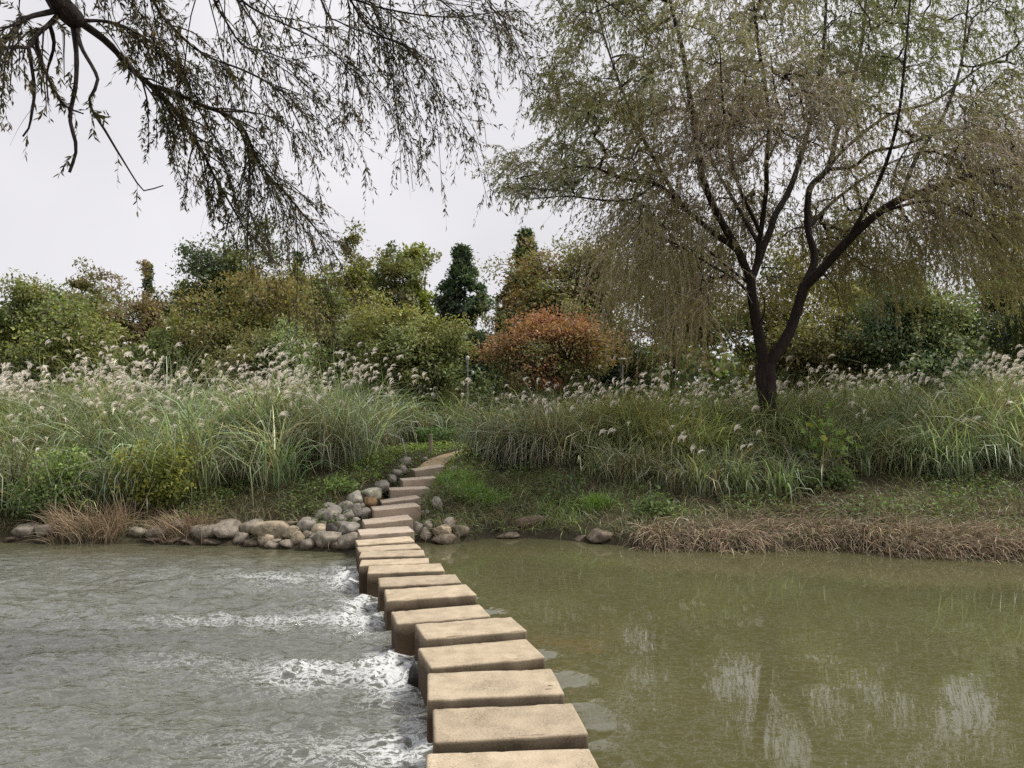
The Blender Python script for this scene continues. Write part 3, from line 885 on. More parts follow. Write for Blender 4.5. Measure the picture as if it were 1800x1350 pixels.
W_R6 = limb([(1583, 350, 15.1), (1610, 280, 15.6), (1660, 200, 16), (1690, 110, 16.4), (1700, 20, 16.6), (1710, -70, 16.8)], .055, .018)
W_R7 = limb([(1490, 423, 15.6), (1530, 350, 15), (1560, 280, 14.4), (1580, 200, 13.9), (1590, 110, 13.6), (1600, 0, 13.5)], .055, .018)
W_B1 = limb([(1340, 440, 16), (1300, 370, 17), (1260, 300, 18), (1220, 220, 18.8), (1190, 130, 19.4), (1170, 30, 19.8)], .06, .018)
W_B2 = limb([(1420, 400, 16.4), (1470, 350, 17.6), (1540, 300, 18.7), (1610, 270, 19.5), (1700, 260, 20)], .06, .015)
W_F1 = limb([(1337, 410, 15.7), (1300, 330, 14.6), (1280, 250, 13.6), (1270, 170, 12.9), (1265, 80, 12.5)], .05, .014)
W_F2 = limb([(1322, 520, 15.8), (1290, 490, 15.0), (1240, 460, 14.4), (1190, 430, 14.0), (1140, 410, 13.8)], .04, .012)
W_B3 = limb([(1319, 500, 15.8), (1280, 470, 16.6), (1230, 430, 17.3), (1170, 400, 17.9), (1120, 390, 18.3)], .04, .012)
small_limbs = [limb(q, a, b) for q, a, b in [
    ([(1330, 575, 15.9), (1342, 555, 15.6), (1344, 530, 15.4), (1334, 505, 15.3)], .022, .008),
    ([(1345, 655, 16), (1322, 632, 15.7), (1300, 628, 15.4), (1285, 630, 15.2)], .018, .006),
    ([(1340, 470, 15.9), (1370, 473, 15.5), (1395, 490, 15.2)], .02, .006),
    ([(1447, 480, 15.9), (1470, 510, 15.4), (1478, 540, 15.1), (1500, 560, 14.9)], .02, .006),
    ([(1420, 400, 16.4), (1395, 402, 16.2), (1372, 420, 16), (1350, 440, 15.8)], .025, .008)]]
WL = [W_L, W_L1, W_L1b, W_L1c, W_L1d, W_L2, W_L3, W_L4, W_R, W_R1, W_R2, W_R3, W_R4, W_R5, W_R6, W_R7, W_B1, W_B2, W_B3, W_F1, W_F2]
V, Fq = tubes(TP, TR, 14)
ang = np.arctan2(V[:, 1] - WY0, V[:, 0] - wb_[0])
V[:, :2] += (np.stack([np.cos(ang), np.sin(ang)], -1) * (0.035 * fbm(ang * 3.2, V[:, 2] * 1.4, 140, 3) * 1.5)[:, None])
g = Geo(); g.add(V, Fq)
child('trunk', g, M_bark, wil, smooth=True)
for P, R in WL + small_limbs:
    V, Fq = tubes(P, R * .86, 9)
    g = Geo(); g.add(V, Fq)
    child('branch', g, M_bark, wil, smooth=True)

def region(n, x0, x1, y0, y1, Y0, Y1):
    return np.array([at(rng.uniform(x0, x1), rng.uniform(y0, y1), rng.uniform(Y0, Y1)) for _ in range(n)])
att = []
def addatt(pts, Ltw, e0, nt, lf, c, tw):
    for p in pts:
        att.append((p, Ltw, e0, nt, lf, c, tw))
OLV, GRN, BRN, SIL = (0.185, 0.162, 0.078), (0.14, 0.146, 0.068), (0.19, 0.16, 0.11), (0.185, 0.18, 0.115)
TWB, TWP = (0.20, 0.155, 0.115), (0.34, 0.28, 0.22)
addatt(region(101, 990, 1180, -80, 200, 13.5, 19), .9, .3, 9, 18, GRN, TWB)
addatt(region(116, 1150, 1400, -90, 160, 12.5, 19), .9, .3, 9, 18, SIL, TWP)
addatt(region(116, 1380, 1620, -90, 180, 13.5, 19.5), .9, .3, 9, 18, GRN, TWB)
addatt(region(87, 1600, 1830, -90, 200, 14, 19), .9, .3, 8, 15, GRN, TWB)
addatt(region(87, 1250, 1480, 120, 260, 12.8, 16), 1.0, .3, 10, 9, BRN, TWP)
addatt(region(65, 1180, 1320, 170, 300, 13, 16), 1.0, .2, 10, 10, BRN, TWP)
addatt(region(52, 1040, 1180, 170, 330, 13.5, 17), .8, .4, 9, 14, OLV, TWB)
addatt(region(43, 890, 1040, 285, 345, 13.6, 15.5), .65, .7, 8, 12, SIL, TWB)
addatt(region(37, 960, 1060, 120, 290, 14, 17), .6, .5, 8, 13, GRN, TWB)
addatt(region(72, 1450, 1720, 180, 330, 13.5, 18.5), 1.0, .2, 9, 12, OLV, TWP)
addatt(region(58, 1680, 1830, 200, 330, 13.8, 16), 1.2, .2, 10, 9, BRN, TWP)
addatt(region(44, 1095, 1225, 340, 480, 13.6, 18.4), 1.7, .0, 10, 19, OLV, TWP)
addatt(region(22, 1215, 1330, 350, 490, 16.6, 18.6), 1.6, .0, 10, 18, OLV, TWP)
addatt(region(30, 1060, 1220, 290, 400, 13.6, 18.4), 1.1, .1, 9, 14, BRN, TWP)
addatt(region(16, 1220, 1330, 300, 400, 16.4, 18.6), 1.1, .1, 9, 14, BRN, TWP)
addatt(region(30, 1340, 1580, 400, 500, 16.4, 19.5), 1.5, .0, 9, 18, OLV, TWP)
addatt(region(20, 1100, 1260, 460, 540, 14, 18), 1.5, -.2, 9, 18, OLV, TWP)
addatt(region(49, 1560, 1820, 300, 420, 13.6, 17.5), 1.3, -.1, 10, 14, OLV, TWB)
addatt(region(29, 1640, 1830, 360, 480, 16, 19), 1.6, -.1, 10, 18, OLV, TWB)
addatt(region(37, 1330, 1560, 330, 450, 16.5, 19.5), 1.0, .1, 9, 14, OLV, TWB)
addatt(region(40, 1560, 1840, 280, 430, 14, 18.5), 1.7, -.1, 9, 20, OLV, TWB)
addatt(region(24, 1430, 1600, 380, 470, 16.5, 19), 1.3, 0., 9, 18, OLV, TWB)
addatt(region(26, 1095, 1300, 370, 510, 14.5, 18.4), 1.6, -.1, 10, 20, OLV, TWP)
addatt(region(18, 1320, 1500, 270, 390, 16.2, 19), .9, .1, 9, 14, OLV, TWB)
AP = np.array([a[0] for a in att])
chains, _ = grow([(l[0][2:], l[1][2:]) for l in WL], AP, r0=0.0075, seg=5, arch=0.10, wander=0.055, cap=0.035)
bg = Geo(); chain_geo(bg, chains, 5, (0.5, 0.5, 0.5))
child('small_branches', bg, M_bark, wil, smooth=True, kind='stuff')
Geos = []
st = []; tl = []; te = []; nl_ = []; tc_ = []; lc_ = []
ctr = np.array([5.5, 16.0, 6.0])
cen_az = []
for p, Lt, e0, nt, lf, c, tw in att:
    for _ in range(nt):
        st.append(p + rng.normal(0, 0.12, 3)); tl.append(Lt * rng.uniform(0.45, 1.35)); te.append(e0 + rng.normal(0, 0.35))
        nl_.append(max(2, int(lf * rng.uniform(0.7, 1.6)))); tc_.append(tw); lc_.append(c)
        cen_az.append(math.atan2(p[1] - 16, p[0] - 5.5) + rng.normal(0, 0.9))
st = np.array(st); tl = np.array(tl); te = np.array(te); nl_ = np.array(nl_)
patch = 1 + 0.55 * fbm(st[:, 0] * 0.8, st[:, 2] * 0.8 + st[:, 1] * .5, 150, 3)
lcol = np.array(lc_) * patch[:, None]
lcol[:, 0] *= 1 + 0.35 * fbm(st[:, 0] * 0.5 + 9, st[:, 2] * 0.5, 155, 2)
tcol = jcol(np.array(tc_), len(st), 0.25, 0.06)
tg, LA, _ = twigs_with_leaves(st, np.array(cen_az), tl, te, rng.uniform(1.2, 2.0, len(st)), 3, rng.uniform(.0035, .006, len(st)), 0.8, nl_, 0.098, 0.026, lcol, tcol, k=3)
child('twigs', tg, M_twig, wil, kind='stuff')
V, Fq = leaf_quads(*LA[:5])
g = Geo(); g.add(V, Fq, np.repeat(LA[5], 4, axis=0))
child('crown', g, M_wleaf, wil, kind='stuff')
print('willow leaves', len(LA[0]), 'twigs', len(st))

# ---- the near willow whose boughs hang into the picture at the top left
NT = np.array([-5.6, 0.2]); ntz = gz(*NT)
nw = thing('overhanging_willow', 'dark near willow whose leafy boughs hang in from the top left corner', 'tree', (NT[0], NT[1], ntz))
ntr = spline([[NT[0], NT[1], ntz - .3], [-5.55, .25, 1.2], [-5.35, .5, 2.8], [-5.0, 1.0, 4.2]], 20)
g = Geo(); V, Fq = tubes(ntr, np.interp(np.linspace(0, 1, 20), [0, .12, 1], [.40, .30, .22]), 14); g.add(V, Fq)
child('trunk', g, M_bark, nw, smooth=True)
def wl(pts, r0, r1, jit=0.0):
    P = np.array([q if len(q) == 3 and not isinstance(q[0], int) else at(*q) for q in pts], float)
    n = max(10, int(np.linalg.norm(np.diff(P, axis=0), axis=1).sum() / 0.07))
    Q = spline(P, n)
    if jit: Q[1:-1] += rng.normal(0, jit, (n - 2, 3))
    return Q, np.linspace(r0, r1, n)
w3 = lambda x, y, z: (float(x), float(y), float(z))
N_main = wl([w3(-5.05, .95, 4.1), w3(-4.6, 2.0, 5.0), w3(-3.9, 3.4, 5.2), (72, -40, 4.9), (100, 2, 5.0), (133, 36, 5.2)], 0.15, 0.075)
N_A = wl([(128, 30, 5.2), (187, 73, 5.5), (233, 123, 5.8), (280, 163, 6.1), (317, 207, 6.4), (350, 257, 6.7), (377, 310, 7.0), (400, 350, 7.2), (432, 402, 7.5), (470, 440, 7.7)], .030, 0.004)
N_B = wl([(262, 150, 6.0), (300, 160, 6.1), (350, 183, 6.3), (400, 203, 6.5), (430, 230, 6.6), (450, 277, 6.8), (473, 310, 7.0), (500, 337, 7.2), (533, 377, 7.4), (567, 417, 7.6), (590, 450, 7.7)], 0.022, 0.0035)
N_top = wl([w3(-5.0, 1.0, 4.2), w3(-4.2, 2.6, 6.0), w3(-2.9, 4.2, 6.3), w3(-1.4, 5.2, 6.2), w3(0.0, 5.8, 5.9), w3(0.9, 6.2, 5.6)], 0.12, 0.03)
N_C = wl([w3(-3.4, 3.6, 6.2), w3(-3.0, 4.8, 5.6), (270, 2, 5.9), (290, 33, 6.0), (333, 77, 6.2), (373, 103, 6.4), (427, 123, 6.6), (477, 150, 6.8), (510, 187, 7.0), (537, 240, 7.2), (567, 273, 7.3)], 0.026, 0.004)
N_D = wl([w3(-2.9, 4.2, 6.3), (365, -40, 5.6), (377, 2, 5.8), (397, 37, 6.0), (427, 80, 6.2), (470, 92, 6.4), (530, 120, 6.7), (580, 175, 6.9)], 0.018, 0.0035)
N_E = wl([w3(-2.5, 4.45, 6.3), (400, -40, 5.7), (427, 2, 5.9), (467, 27, 6.1), (517, 50, 6.3), (567, 77, 6.5), (620, 130, 6.8), (640, 180, 7.0)], 0.017, 0.0035)
N_F = wl([(126, 32, 5.2), (134, 90, 5.15), (133, 150, 5.1), (123, 207, 5.1), (134, 260, 5.1), (122, 303, 5.1)], 0.019, 0.01)
N_G = wl([(134, 45, 5.2), (143, 83, 5.1), (172, 140, 5.0), (157, 180, 5.0), (187, 233, 5.1), (217, 283, 5.2), (250, 333, 5.3), (268, 332, 5.35), (287, 326, 5.4)], 0.016, 0.004)
N_H = wl([(110, 15, 5.1), (93, 37, 5.0), (63, 63, 4.9), (50, 83, 4.8), (10, 83, 4.7), (-15, 105, 4.6), (-60, 160, 4.6)], .018, 0.007)
N_I = wl([(50, 83, 4.8), (60, 150, 4.8), (57, 193, 4.8), (50, 227, 4.8), (40, 240, 4.8)], .014, .006)
N_J = wl([(63, 63, 4.9), (68, 95, 4.95), (83, 133, 5.0), (110, 183, 5.1), (147, 200, 5.2)], .016, .005)
N_K = wl([(93, 20, 5.0), (40, 35, 4.8), (8, 75, 4.7), (-30, 120, 4.6)], .02, .006)
N_K2 = wl([(88, 45, 5.0), (95, 80, 5.1), (82, 130, 5.2), (85, 175, 5.3)], .014, .004)
N_L = wl([w3(-1.4, 5.2, 6.2), (600, -40, 6.0), (617, 0, 6.2), (640, 40, 6.3), (667, 62, 6.4), (710, 80, 6.6), (733, 103, 6.7), (752, 135, 6.8), (775, 180, 6.9), (790, 228, 7.0)], 0.017, 0.0035)
N_M = wl([w3(-1.9, 4.9, 6.25), (560, -10, 6.1), (600, 40, 6.2), (660, 63, 6.4), (700, 73, 6.6), (745, 100, 6.9)], 0.013, 0.003)
N_N = wl([w3(-1.2, 5.3, 6.2), (610, -30, 6.4), (633, 2, 6.5), (717, 23, 6.6), (800, 30, 6.8), (883, 20, 7.0), (930, 22, 7.1)], 0.015, 0.003)
N_O = wl([w3(-0.2, 5.7, 5.95), (800, -60, 6.4), (850, -10, 6.7), (890, 40, 6.9), (910, 80, 7.0)], 0.012, 0.003)
N_P = wl([w3(0.5, 6.0, 5.75), (1000, -60, 6.6), (1050, -10, 6.9), (1100, 30, 7.2), (1150, 80, 7.4)], 0.012, 0.003)
N_Q = wl([w3(0.2, 5.9, 5.85), (940, -60, 6.5), (980, 0, 6.8), (1000, 40, 7.0)], 0.012, 0.003)
N_R = wl([(133, 36, 5.2), (200, 40, 5.4), (260, 70, 5.7), (320, 120, 6.0), (370, 150, 6.2)], .014, .004)
N_S = wl([w3(-3.6, 3.2, 6.1), (150, -60, 5.4), (215, -10, 5.7), (260, 40, 6.0), (300, 90, 6.2)], .018, .004)
N_T = wl([w3(-1.0, 5.4, 6.15), (700, -50, 6.4), (760, -10, 6.7), (820, 40, 6.9), (850, 90, 7.1)], .018, .003)
NLB = [(N_main, .7, 40), (N_A, .2, 120), (N_B, .1, 130), (N_top, 1, 0), (N_C, .3, 120), (N_D, .35, 85), (N_E, .4, 75), (N_F, .25, 14), (N_G, .35, 26), (N_H, .1, 60), (N_I, .1, 18), (N_J, .1, 30), (N_K, .2, 40), (N_K2, .1, 30), (N_L, .3, 90), (N_M, .3, 60), (N_N, .25, 100), (N_O, .4, 40), (N_P, .4, 40), (N_Q, .4, 24), (N_R, .1, 90), (N_S, .3, 80), (N_T, .3, 60)]
st = []; az = []; tl = []; te = []; tcnt = []
sec = Geo()
for (P, R), s0, n in NLB:
    V, Fq = tubes(P, R * (1 + rng.normal(0, .06, len(R))), 8)
    g = Geo(); g.add(V, Fq)
    child('branch', g, M_bark, nw, smooth=True)
    if not n: continue
    T = nrm(np.gradient(P, axis=0))
    # side shoots
    n = int(n * (.75 if P[-1][0] < -2.75 else .85))
    ns = 0 if n < 26 else max(3, n // 4)
    origins = [(P, T, s0, max(3, int(n * .32)))]
    for _ in range(ns):
        u = rng.uniform(max(s0, .15), .92); i = int(u * (len(P) - 1))
        d = nrm((T[i] + 0.75 * rdir(1)[0] + np.array([0, 0, -.25]))[None])[0]
        L = rng.uniform(.4, 1.05) * (.5 if P[i][0] < -2.75 else 1)
        q = np.array([P[i], P[i] + d * L * .5 + rng.normal(0, .03, 3), P[i] + d * L * .9 + np.array([0, 0, -.22 * L]), P[i] + d * L + np.array([0, 0, -.5 * L])])
        Q = spline(q, 8)
        V, Fq = tubes(Q, np.linspace(min(R[i] * .55, .009), .0025, 8), 5); sec.add(V, Fq)
        origins.append((Q, nrm(np.gradient(Q, axis=0)), .1, max(3, n // 10)))
    for Q, TT, a0, nn in origins:
        u = a0 + (1 - a0) * rng.random(nn) ** 0.85
        ii = (u * (len(Q) - 1)).astype(int)
        d = nrm(TT[ii] * 0.9 + 0.75 * rdir(nn) + np.array([.1, 0, -.18]))
        st.append(Q[ii]); az.append(np.arctan2(d[:, 1], d[:, 0])); te.append(np.arcsin(np.clip(d[:, 2], -1, 1)))
        tl.append(rng.uniform(.16, .58, nn) * (.55 if Q[0][0] < -2.75 else 1)); tcnt.append(rng.integers(5, 19, nn) * (rng.random(nn) > 0.16))
child('side_shoots', sec, M_bark, nw, smooth=True, kind='stuff')
st = np.concatenate(st); az = np.concatenate(az); te = np.concatenate(te); tl = np.concatenate(tl); tcnt = np.concatenate(tcnt).astype(int)
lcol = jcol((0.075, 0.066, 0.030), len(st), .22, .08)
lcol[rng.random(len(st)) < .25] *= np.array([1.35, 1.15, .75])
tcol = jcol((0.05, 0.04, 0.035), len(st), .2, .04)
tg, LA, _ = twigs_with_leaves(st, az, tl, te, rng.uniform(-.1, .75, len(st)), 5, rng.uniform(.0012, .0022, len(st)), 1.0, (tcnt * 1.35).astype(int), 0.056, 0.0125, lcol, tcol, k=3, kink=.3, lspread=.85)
child('twigs', tg, M_twig, nw, kind='stuff')
dist = np.linalg.norm(LA[0] - CAMP, axis=1)
sx = 900 + F * LA[0][:, 0] / LA[0][:, 1]; sy = 740 - F * (LA[0][:, 2] - CZ) / LA[0][:, 1]
inv = (sx > 5) & (sx < 1795) & (sy > 5)
order = np.argsort(np.where(inv, dist, 99)); big = order[:300]; rest = np.setdiff1d(np.arange(len(dist)), big)
V, Fq = leaf_quads(*[a[rest] for a in LA[:5]])
g = Geo(); g.add(V, Fq, np.repeat(LA[5][rest], 4, axis=0))
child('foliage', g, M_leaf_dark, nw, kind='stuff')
lv = np.array([[0, 0, 0], [.28, .42, .06], [.62, .36, .05], [1, 0, -.08], [.62, -.36, .05], [.28, -.42, .06], [.3, 0, 0], [.62, 0, -.02]])
lf_faces = [np.array([[0, 6, 1], [0, 5, 6], [2, 7, 3], [3, 7, 4]]), np.array([[1, 6, 7, 2], [6, 5, 4, 7]])]
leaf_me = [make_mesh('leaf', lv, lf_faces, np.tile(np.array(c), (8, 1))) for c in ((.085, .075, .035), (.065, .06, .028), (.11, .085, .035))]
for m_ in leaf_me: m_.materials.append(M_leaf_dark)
for j, i in enumerate(big):
    D = LA[1][i]; N_ = LA[2][i]; S_ = np.cross(N_, D); S_ /= np.linalg.norm(S_); N_ = np.cross(D, S_)
    M4 = Matrix.Identity(4)
    for r in range(3):
        M4[r][0] = D[r] * LA[3][i]; M4[r][1] = S_[r] * LA[4][i] * 1.15; M4[r][2] = N_[r] * LA[4][i]; M4[r][3] = LA[0][i][r]
    o = bpy.data.objects.new('leaf', leaf_me[j % 3]); COL.objects.link(o); o.parent = nw
    o.matrix_parent_inverse = Matrix.Translation(-Vector(nw.location)); o.matrix_basis = M4
print('near willow leaves', len(dist))

# ---- background trees
YG, GR, DK, OL = (0.135, 0.142, 0.055), (0.090, 0.106, 0.046), (0.045, 0.062, 0.040), (0.112, 0.108, 0.052)
BO, RD, GG, BG = (0.135, 0.105, 0.064), (0.36, 0.10, 0.06), (0.14, 0.165, 0.09), (0.065, 0.095, 0.07)
def tree(name, label, cat, px, top, hw, bot, Y, pal, shape='round', nat=110, nleaf=130, lsz=0.13, grp='trees beyond the grass', trunk_r=0.13, dens_r=1.0, tipcol=None, lean=0, ydepth=0.8, droop=0.0, open_=0.0):
    c_top = at(px, top, Y); c_bot = at(px, bot, Y); R = hw * Y / F
    nat = int(nat * 1.4); nleaf = int(nleaf * .72); lsz *= 1.10; open_ *= .4
    X0 = at(px, (top + bot) / 2, Y)[0]
    zt, zb = c_top[2], c_bot[2]; gzv = gz(X0, Y)
    t = thing(name, label, cat, (X0, Y, gzv), grp)
    sd_ = rng.integers(0, 9999)
    # attractors: the ends of leafy sprays, mostly on the crown's outside
    u = rng.random(nat * 2); th = rng.uniform(0, 2 * np.pi, nat * 2)
    if shape == 'cone':
        hgt = rng.random(nat * 2) ** 1.1
        prof = (1 - hgt) ** 0.95 * np.minimum(1, 0.5 + hgt * 2.6) * 1.15
        rr = prof * np.sqrt(rng.uniform(.25, 1, nat * 2)) * (0.85 + 0.5 * rng.random(nat * 2) * (vnoise(hgt * 9, th * 1.5, 5) + .1))
    elif shape == 'spread':
        hgt = np.clip(rng.beta(1.9, 1.5, nat * 2), 0, 1); prof = np.sqrt(np.clip(1 - (np.abs(hgt - .42) / .6) ** 2.3, 0.03, 1)); rr = prof * np.sqrt(rng.uniform(.2, 1, nat * 2))
    else:
        cph = 1 - 1.8 * rng.random(nat * 2) ** 1.2; rho = rng.uniform(.12, 1, nat * 2) ** .45
        hgt = np.clip(.46 + .54 * cph * rho, 0, 1); rr = np.sqrt(1 - cph ** 2) * rho
    if shape == 'cone':
        lob = 0.70 + 0.80 * vnoise(th * 1.6 + sd_, hgt * 3.6, 31)
        A = np.stack([X0 + R * rr * lob * np.cos(th) + lean * hgt, Y + R * ydepth * rr * lob * np.sin(th), zb + (zt - zb) * hgt], -1)
    else:                       # several leafy lobes of different size make one uneven crown
        R *= 1.1; K = 12; Hh = (zt - zb) / 2; rm = min(R, Hh * 1.3)
        q = nrm(rng.normal(0, 1, (K, 3))) * rng.uniform(.2, .74, (K, 1))
        if shape == 'spread': q[:, 2] = np.abs(q[:, 2]) * .8
        cr_ = rng.uniform(.34, .64, K) * rm
        cen = np.stack([X0 + q[:, 0] * R, Y + q[:, 1] * R * ydepth, (zt + zb) / 2 + q[:, 2] * Hh], -1)
        cen[0] = [X0 + rng.normal(0, .2) * R, Y, zt - cr_[0] * .9]; cen[1] = [X0 - R * .62, Y, zb + Hh * .8]; cen[2] = [X0 + R * .62, Y, zb + Hh * .8]; cen[3] = [X0 + rng.normal(0, .3) * R, Y - R * .4, zb + Hh * .55]
        li = rng.choice(K, nat * 2, p=cr_ ** 2 / (cr_ ** 2).sum())
        dv = rdir(nat * 2); dv[:, 2] += .35; dv[:, 1] -= .25; dv = nrm(dv)
        A = cen[li] + dv * (cr_[li] * rng.uniform(.15, 1.0, nat * 2) ** .5 * rng.uniform(.8, 1.3, nat * 2))[:, None]
        ns_ = rng.random(nat * 2) < .2                     # shoots that stick out of the outline
        oc = np.array([X0, Y, (zt + zb) / 2 - .2 * Hh])
        A[ns_] = oc + (A[ns_] - oc) * rng.uniform(1.08, 1.34, (ns_.sum(), 1))
        A[:, 2] = np.clip(A[:, 2], max(zb - .2, gzv + .2), zt + .12 * Hh)
    if open_ > 0:
        keep = vnoise(A[:, 0] * .8 + sd_, A[:, 2] * .8, 34) > open_
        A = A[keep]
    A = A[:nat]
    th_ = min(zt - 0.15 * (zt - zb), zt)
    tp_ = spline([[X0, Y, gzv - .2], [X0 + rng.normal(0, .1), Y, gzv + (zb - gzv) * .6 + .3], [X0 + rng.normal(0, .15) + lean * .4, Y, zb + (zt - zb) * .45], [X0 + lean * .8, Y, th_]], 14)
    tr_ = np.linspace(trunk_r, 0.02, 14)
    V, Fq = tubes(tp_, tr_, 8); g = Geo(); g.add(V, Fq)
    child('trunk', g, M_bark2, t, smooth=True)
    ch, _ = grow([(tp_[3:], tr_[3:])], A, r0=0.010, seg=4, arch=0.06 if shape != 'cone' else -.05, wander=.05, cap=.06)
    g = Geo(); chain_geo(g, ch, 3, (.5, .5, .5)); child('branches', g, M_bark2, t, smooth=True, kind='stuff')
    # leaves spread along the outer half of each branch and round its end
    ends = np.array([c[0] for c in ch])                          # (n,5,3)
    nA = len(ends)
    cnt = rng.poisson(nleaf, nA); ai = np.repeat(np.arange(nA), cnt); n = len(ai)
    u = rng.uniform(1.6, 4.15, n); i0 = np.minimum(u.astype(int), 3); f = (u - i0)[:, None]
    P = ends[ai, i0] * (1 - f) + ends[ai, i0 + 1] * f
    csz = np.clip(R * 0.125, .10 if shape == 'cone' else .16, .40) * dens_r * rng.uniform(.45, 1.4, nA)
    off = np.clip(rng.normal(0, 1, (n, 3)), -1.7, 1.7) * np.array([1, 1, .62]) * csz[ai][:, None]
    P = P + off
    P[:, 2] -= droop * np.abs(rng.normal(0, 1, n))
    P[:, 2] = np.maximum(P[:, 2], gzv + .15)
    out = nrm(P - np.array([X0, Y, zb + (zt - zb) * .3]))
    D = nrm(out * .6 + rdir(n) * .9 + np.array([0, 0, -.25 - droop])); Nn = nrm(rdir(n) * .8 + np.array([0, 0, .8]) + out * .4)
    L = lsz * rng.uniform(.6, 1.3, n); W = L * rng.uniform(.42, .62, n)
    base = np.array(pal)
    if base.ndim == 1: base = base[None]
    sprayc = base[np.clip((vnoise(ends[:, -1, 0] * .9 + sd_, ends[:, -1, 2] * .9, 35) * 1.3 - .15) * len(base), 0, len(base) - 1).astype(int)]
    sprayc = sprayc * np.exp(rng.normal(0, .16, (nA, 1)))
    if tipcol is not None:
        w_ = np.clip((ends[:, -1, 2] - zb) / (zt - zb) * 1.5 - .55 + rng.normal(0, .22, nA), 0, 1)[:, None]
        sprayc = sprayc * (1 - w_) + np.array(tipcol)[None] * w_
    C = sprayc[ai] * np.exp(rng.normal(0, .2, (n, 1)) + rng.normal(0, .07, (n, 3)))
    V, Fq = leaf_quads(P, D, Nn, L, W, .2)
    g = Geo(); g.add(V, Fq, np.repeat(C, 4, axis=0)); child('crown', g, M_leaf, t, kind='stuff')
    return t

T = tree
T('broadleaf_tree', 'muted olive tree filling the gap right of the tall dark tree', 'tree', 492, 486, 66, 690, 37, [OL, GR], 'round', 130, 110, .16)
T('broadleaf_tree', 'muted green tree between the sparse rusty tree and the tall dark tree', 'tree', 318, 505, 60, 690, 36, [GR, OL], 'round', 110, 110, .16)
T('broadleaf_tree', 'hazy green tree behind the brown-orange trees at the left', 'tree', 118, 512, 76, 690, 38, [GR, OL], 'round', 120, 110, .17)
T('pine_tree', 'small dark far conifer at the left edge beside the utility pole', 'tree', 35, 500, 34, 680, 46, [DK, BG], 'cone', 60, 90, .2)
T('autumn_tree', 'brown-orange tree behind the yellow-green tree at the left', 'tree', 168, 478, 74, 690, 33, [BO, OL, BO, OL], 'round', 110, 110, .14, open_=.2)
T('autumn_tree', 'sparse rusty tree with sky gaps left of the tall dark tree', 'tree', 255, 470, 62, 690, 32, [BO, BO, OL], 'round', 90, 100, .14, open_=.25, tipcol=(.145, .11, .068))
T('conifer_tree', 'little conifer tip showing above the sparse rusty tree', 'tree', 257, 466, 22, 690, 42, [DK, BG], 'cone', 40, 80, .2)
T('tall_tree', 'tall dark green tree rising above the others at the left', 'tree', 392, 398, 110, 690, 35, [DK, (0.06, 0.075, 0.035), (.075, .08, .032)], 'spread', 190, 115, .165, open_=.30, trunk_r=.2)
T('broadleaf_tree', 'yellow-green feathery tree at the left edge behind the plumes', 'tree', 80, 508, 128, 700, 25.5, [YG, GR, (0.14, .155, .042)], 'round', 190, 120, .12, open_=.12)
T('broadleaf_tree', 'dark green tree at the far left behind the feathery yellow-green tree', 'tree', -40, 530, 80, 700, 30, [GR, OL], 'round', 90, 100, .14)
T('broadleaf_tree', 'broad green tree with reddish top in front of the tall dark tree', 'tree', 425, 502, 112, 700, 26, [GR, (0.12, .135, .04), OL], 'round', 190, 120, .12, tipcol=(.14, .115, .05), open_=.08)
T('broadleaf_tree', 'low dark green tree between the feathery and the reddish-topped trees', 'tree', 265, 590, 78, 705, 24.5, [GR, (.075, .095, .035)], 'round', 110, 110, .12, trunk_r=.1)
T('conifer_tree', 'narrow conifer tip above the olive trees left of the centre', 'tree', 522, 448, 30, 690, 43, [BG, DK], 'cone', 60, 90, .2)
T('broadleaf_tree', 'broad olive tree left of the round yellow-green tree', 'tree', 575, 472, 108, 700, 30, [OL, (.115, .12, .05), GR], 'round', 230, 120, .14, open_=.1)
T('plane_tree', 'tall yellow-green tree with rounded top left of the dark conifer', 'tree', 622, 418, 56, 690, 40, [YG, OL], 'round', 130, 100, .19)
T('broadleaf_tree', 'dark olive treetop between the two yellow-green tall trees', 'tree', 685, 452, 66, 690, 37, [OL, GR, OL], 'round', 150, 110, .17)
T('plane_tree', 'yellow-green big-leaved tree just left of the dark conifer', 'tree', 748, 446, 54, 690, 38, [YG, (.13, .15, .04)], 'round', 130, 90, .22)
T('ginkgo_tree', 'dark pointed tree with bare lower trunk standing in the middle gap', 'tree', 811, 436, 45, 565, 32, [DK, (0.05, .075, .04)], 'cone', 110, 120, .16, trunk_r=.13)
T('ginkgo_tree', 'dark pointed tree behind the brown-orange tree right of the gap', 'tree', 924, 410, 52, 600, 34, [DK, (0.05, .075, .04)], 'cone', 120, 120, .17, trunk_r=.14)
T('autumn_tree', 'big brown-orange tree left of the willow', 'tree', 1020, 428, 122, 615, 29, [BO, OL, (.15, .10, .045), OL], 'round', 200, 110, .135, trunk_r=.16, open_=.1)
T('autumn_tree', 'small bare brownish tree in the gap right of the dark pointed tree', 'tree', 872, 545, 36, 680, 31, [BO, OL], 'round', 44, 60, .13, open_=.2)
T('evergreen_shrub', 'dark blue-green evergreen below the dark pointed tree', 'shrub', 832, 582, 50, 700, 28, [BG, DK], 'round', 90, 110, .14)
T('broadleaf_tree', 'round yellow-green tree left of the red-tinted maple', 'tree', 712, 532, 96, 700, 23.5, [GR, (.11, .12, .05), GG], 'round', 210, 130, .105, tipcol=(.17, .165, .062))
tm_ = T('maple_tree', 'red-tinted maple with several thin stems at the centre', 'tree', 940, 552, 104, 690, 23.5, [OL, (.135, .105, .058), GR, (.20, .10, .065), OL, OL], 'round', 190, 115, .10, tipcol=(.235, .10, .065), open_=.12, trunk_r=.07)
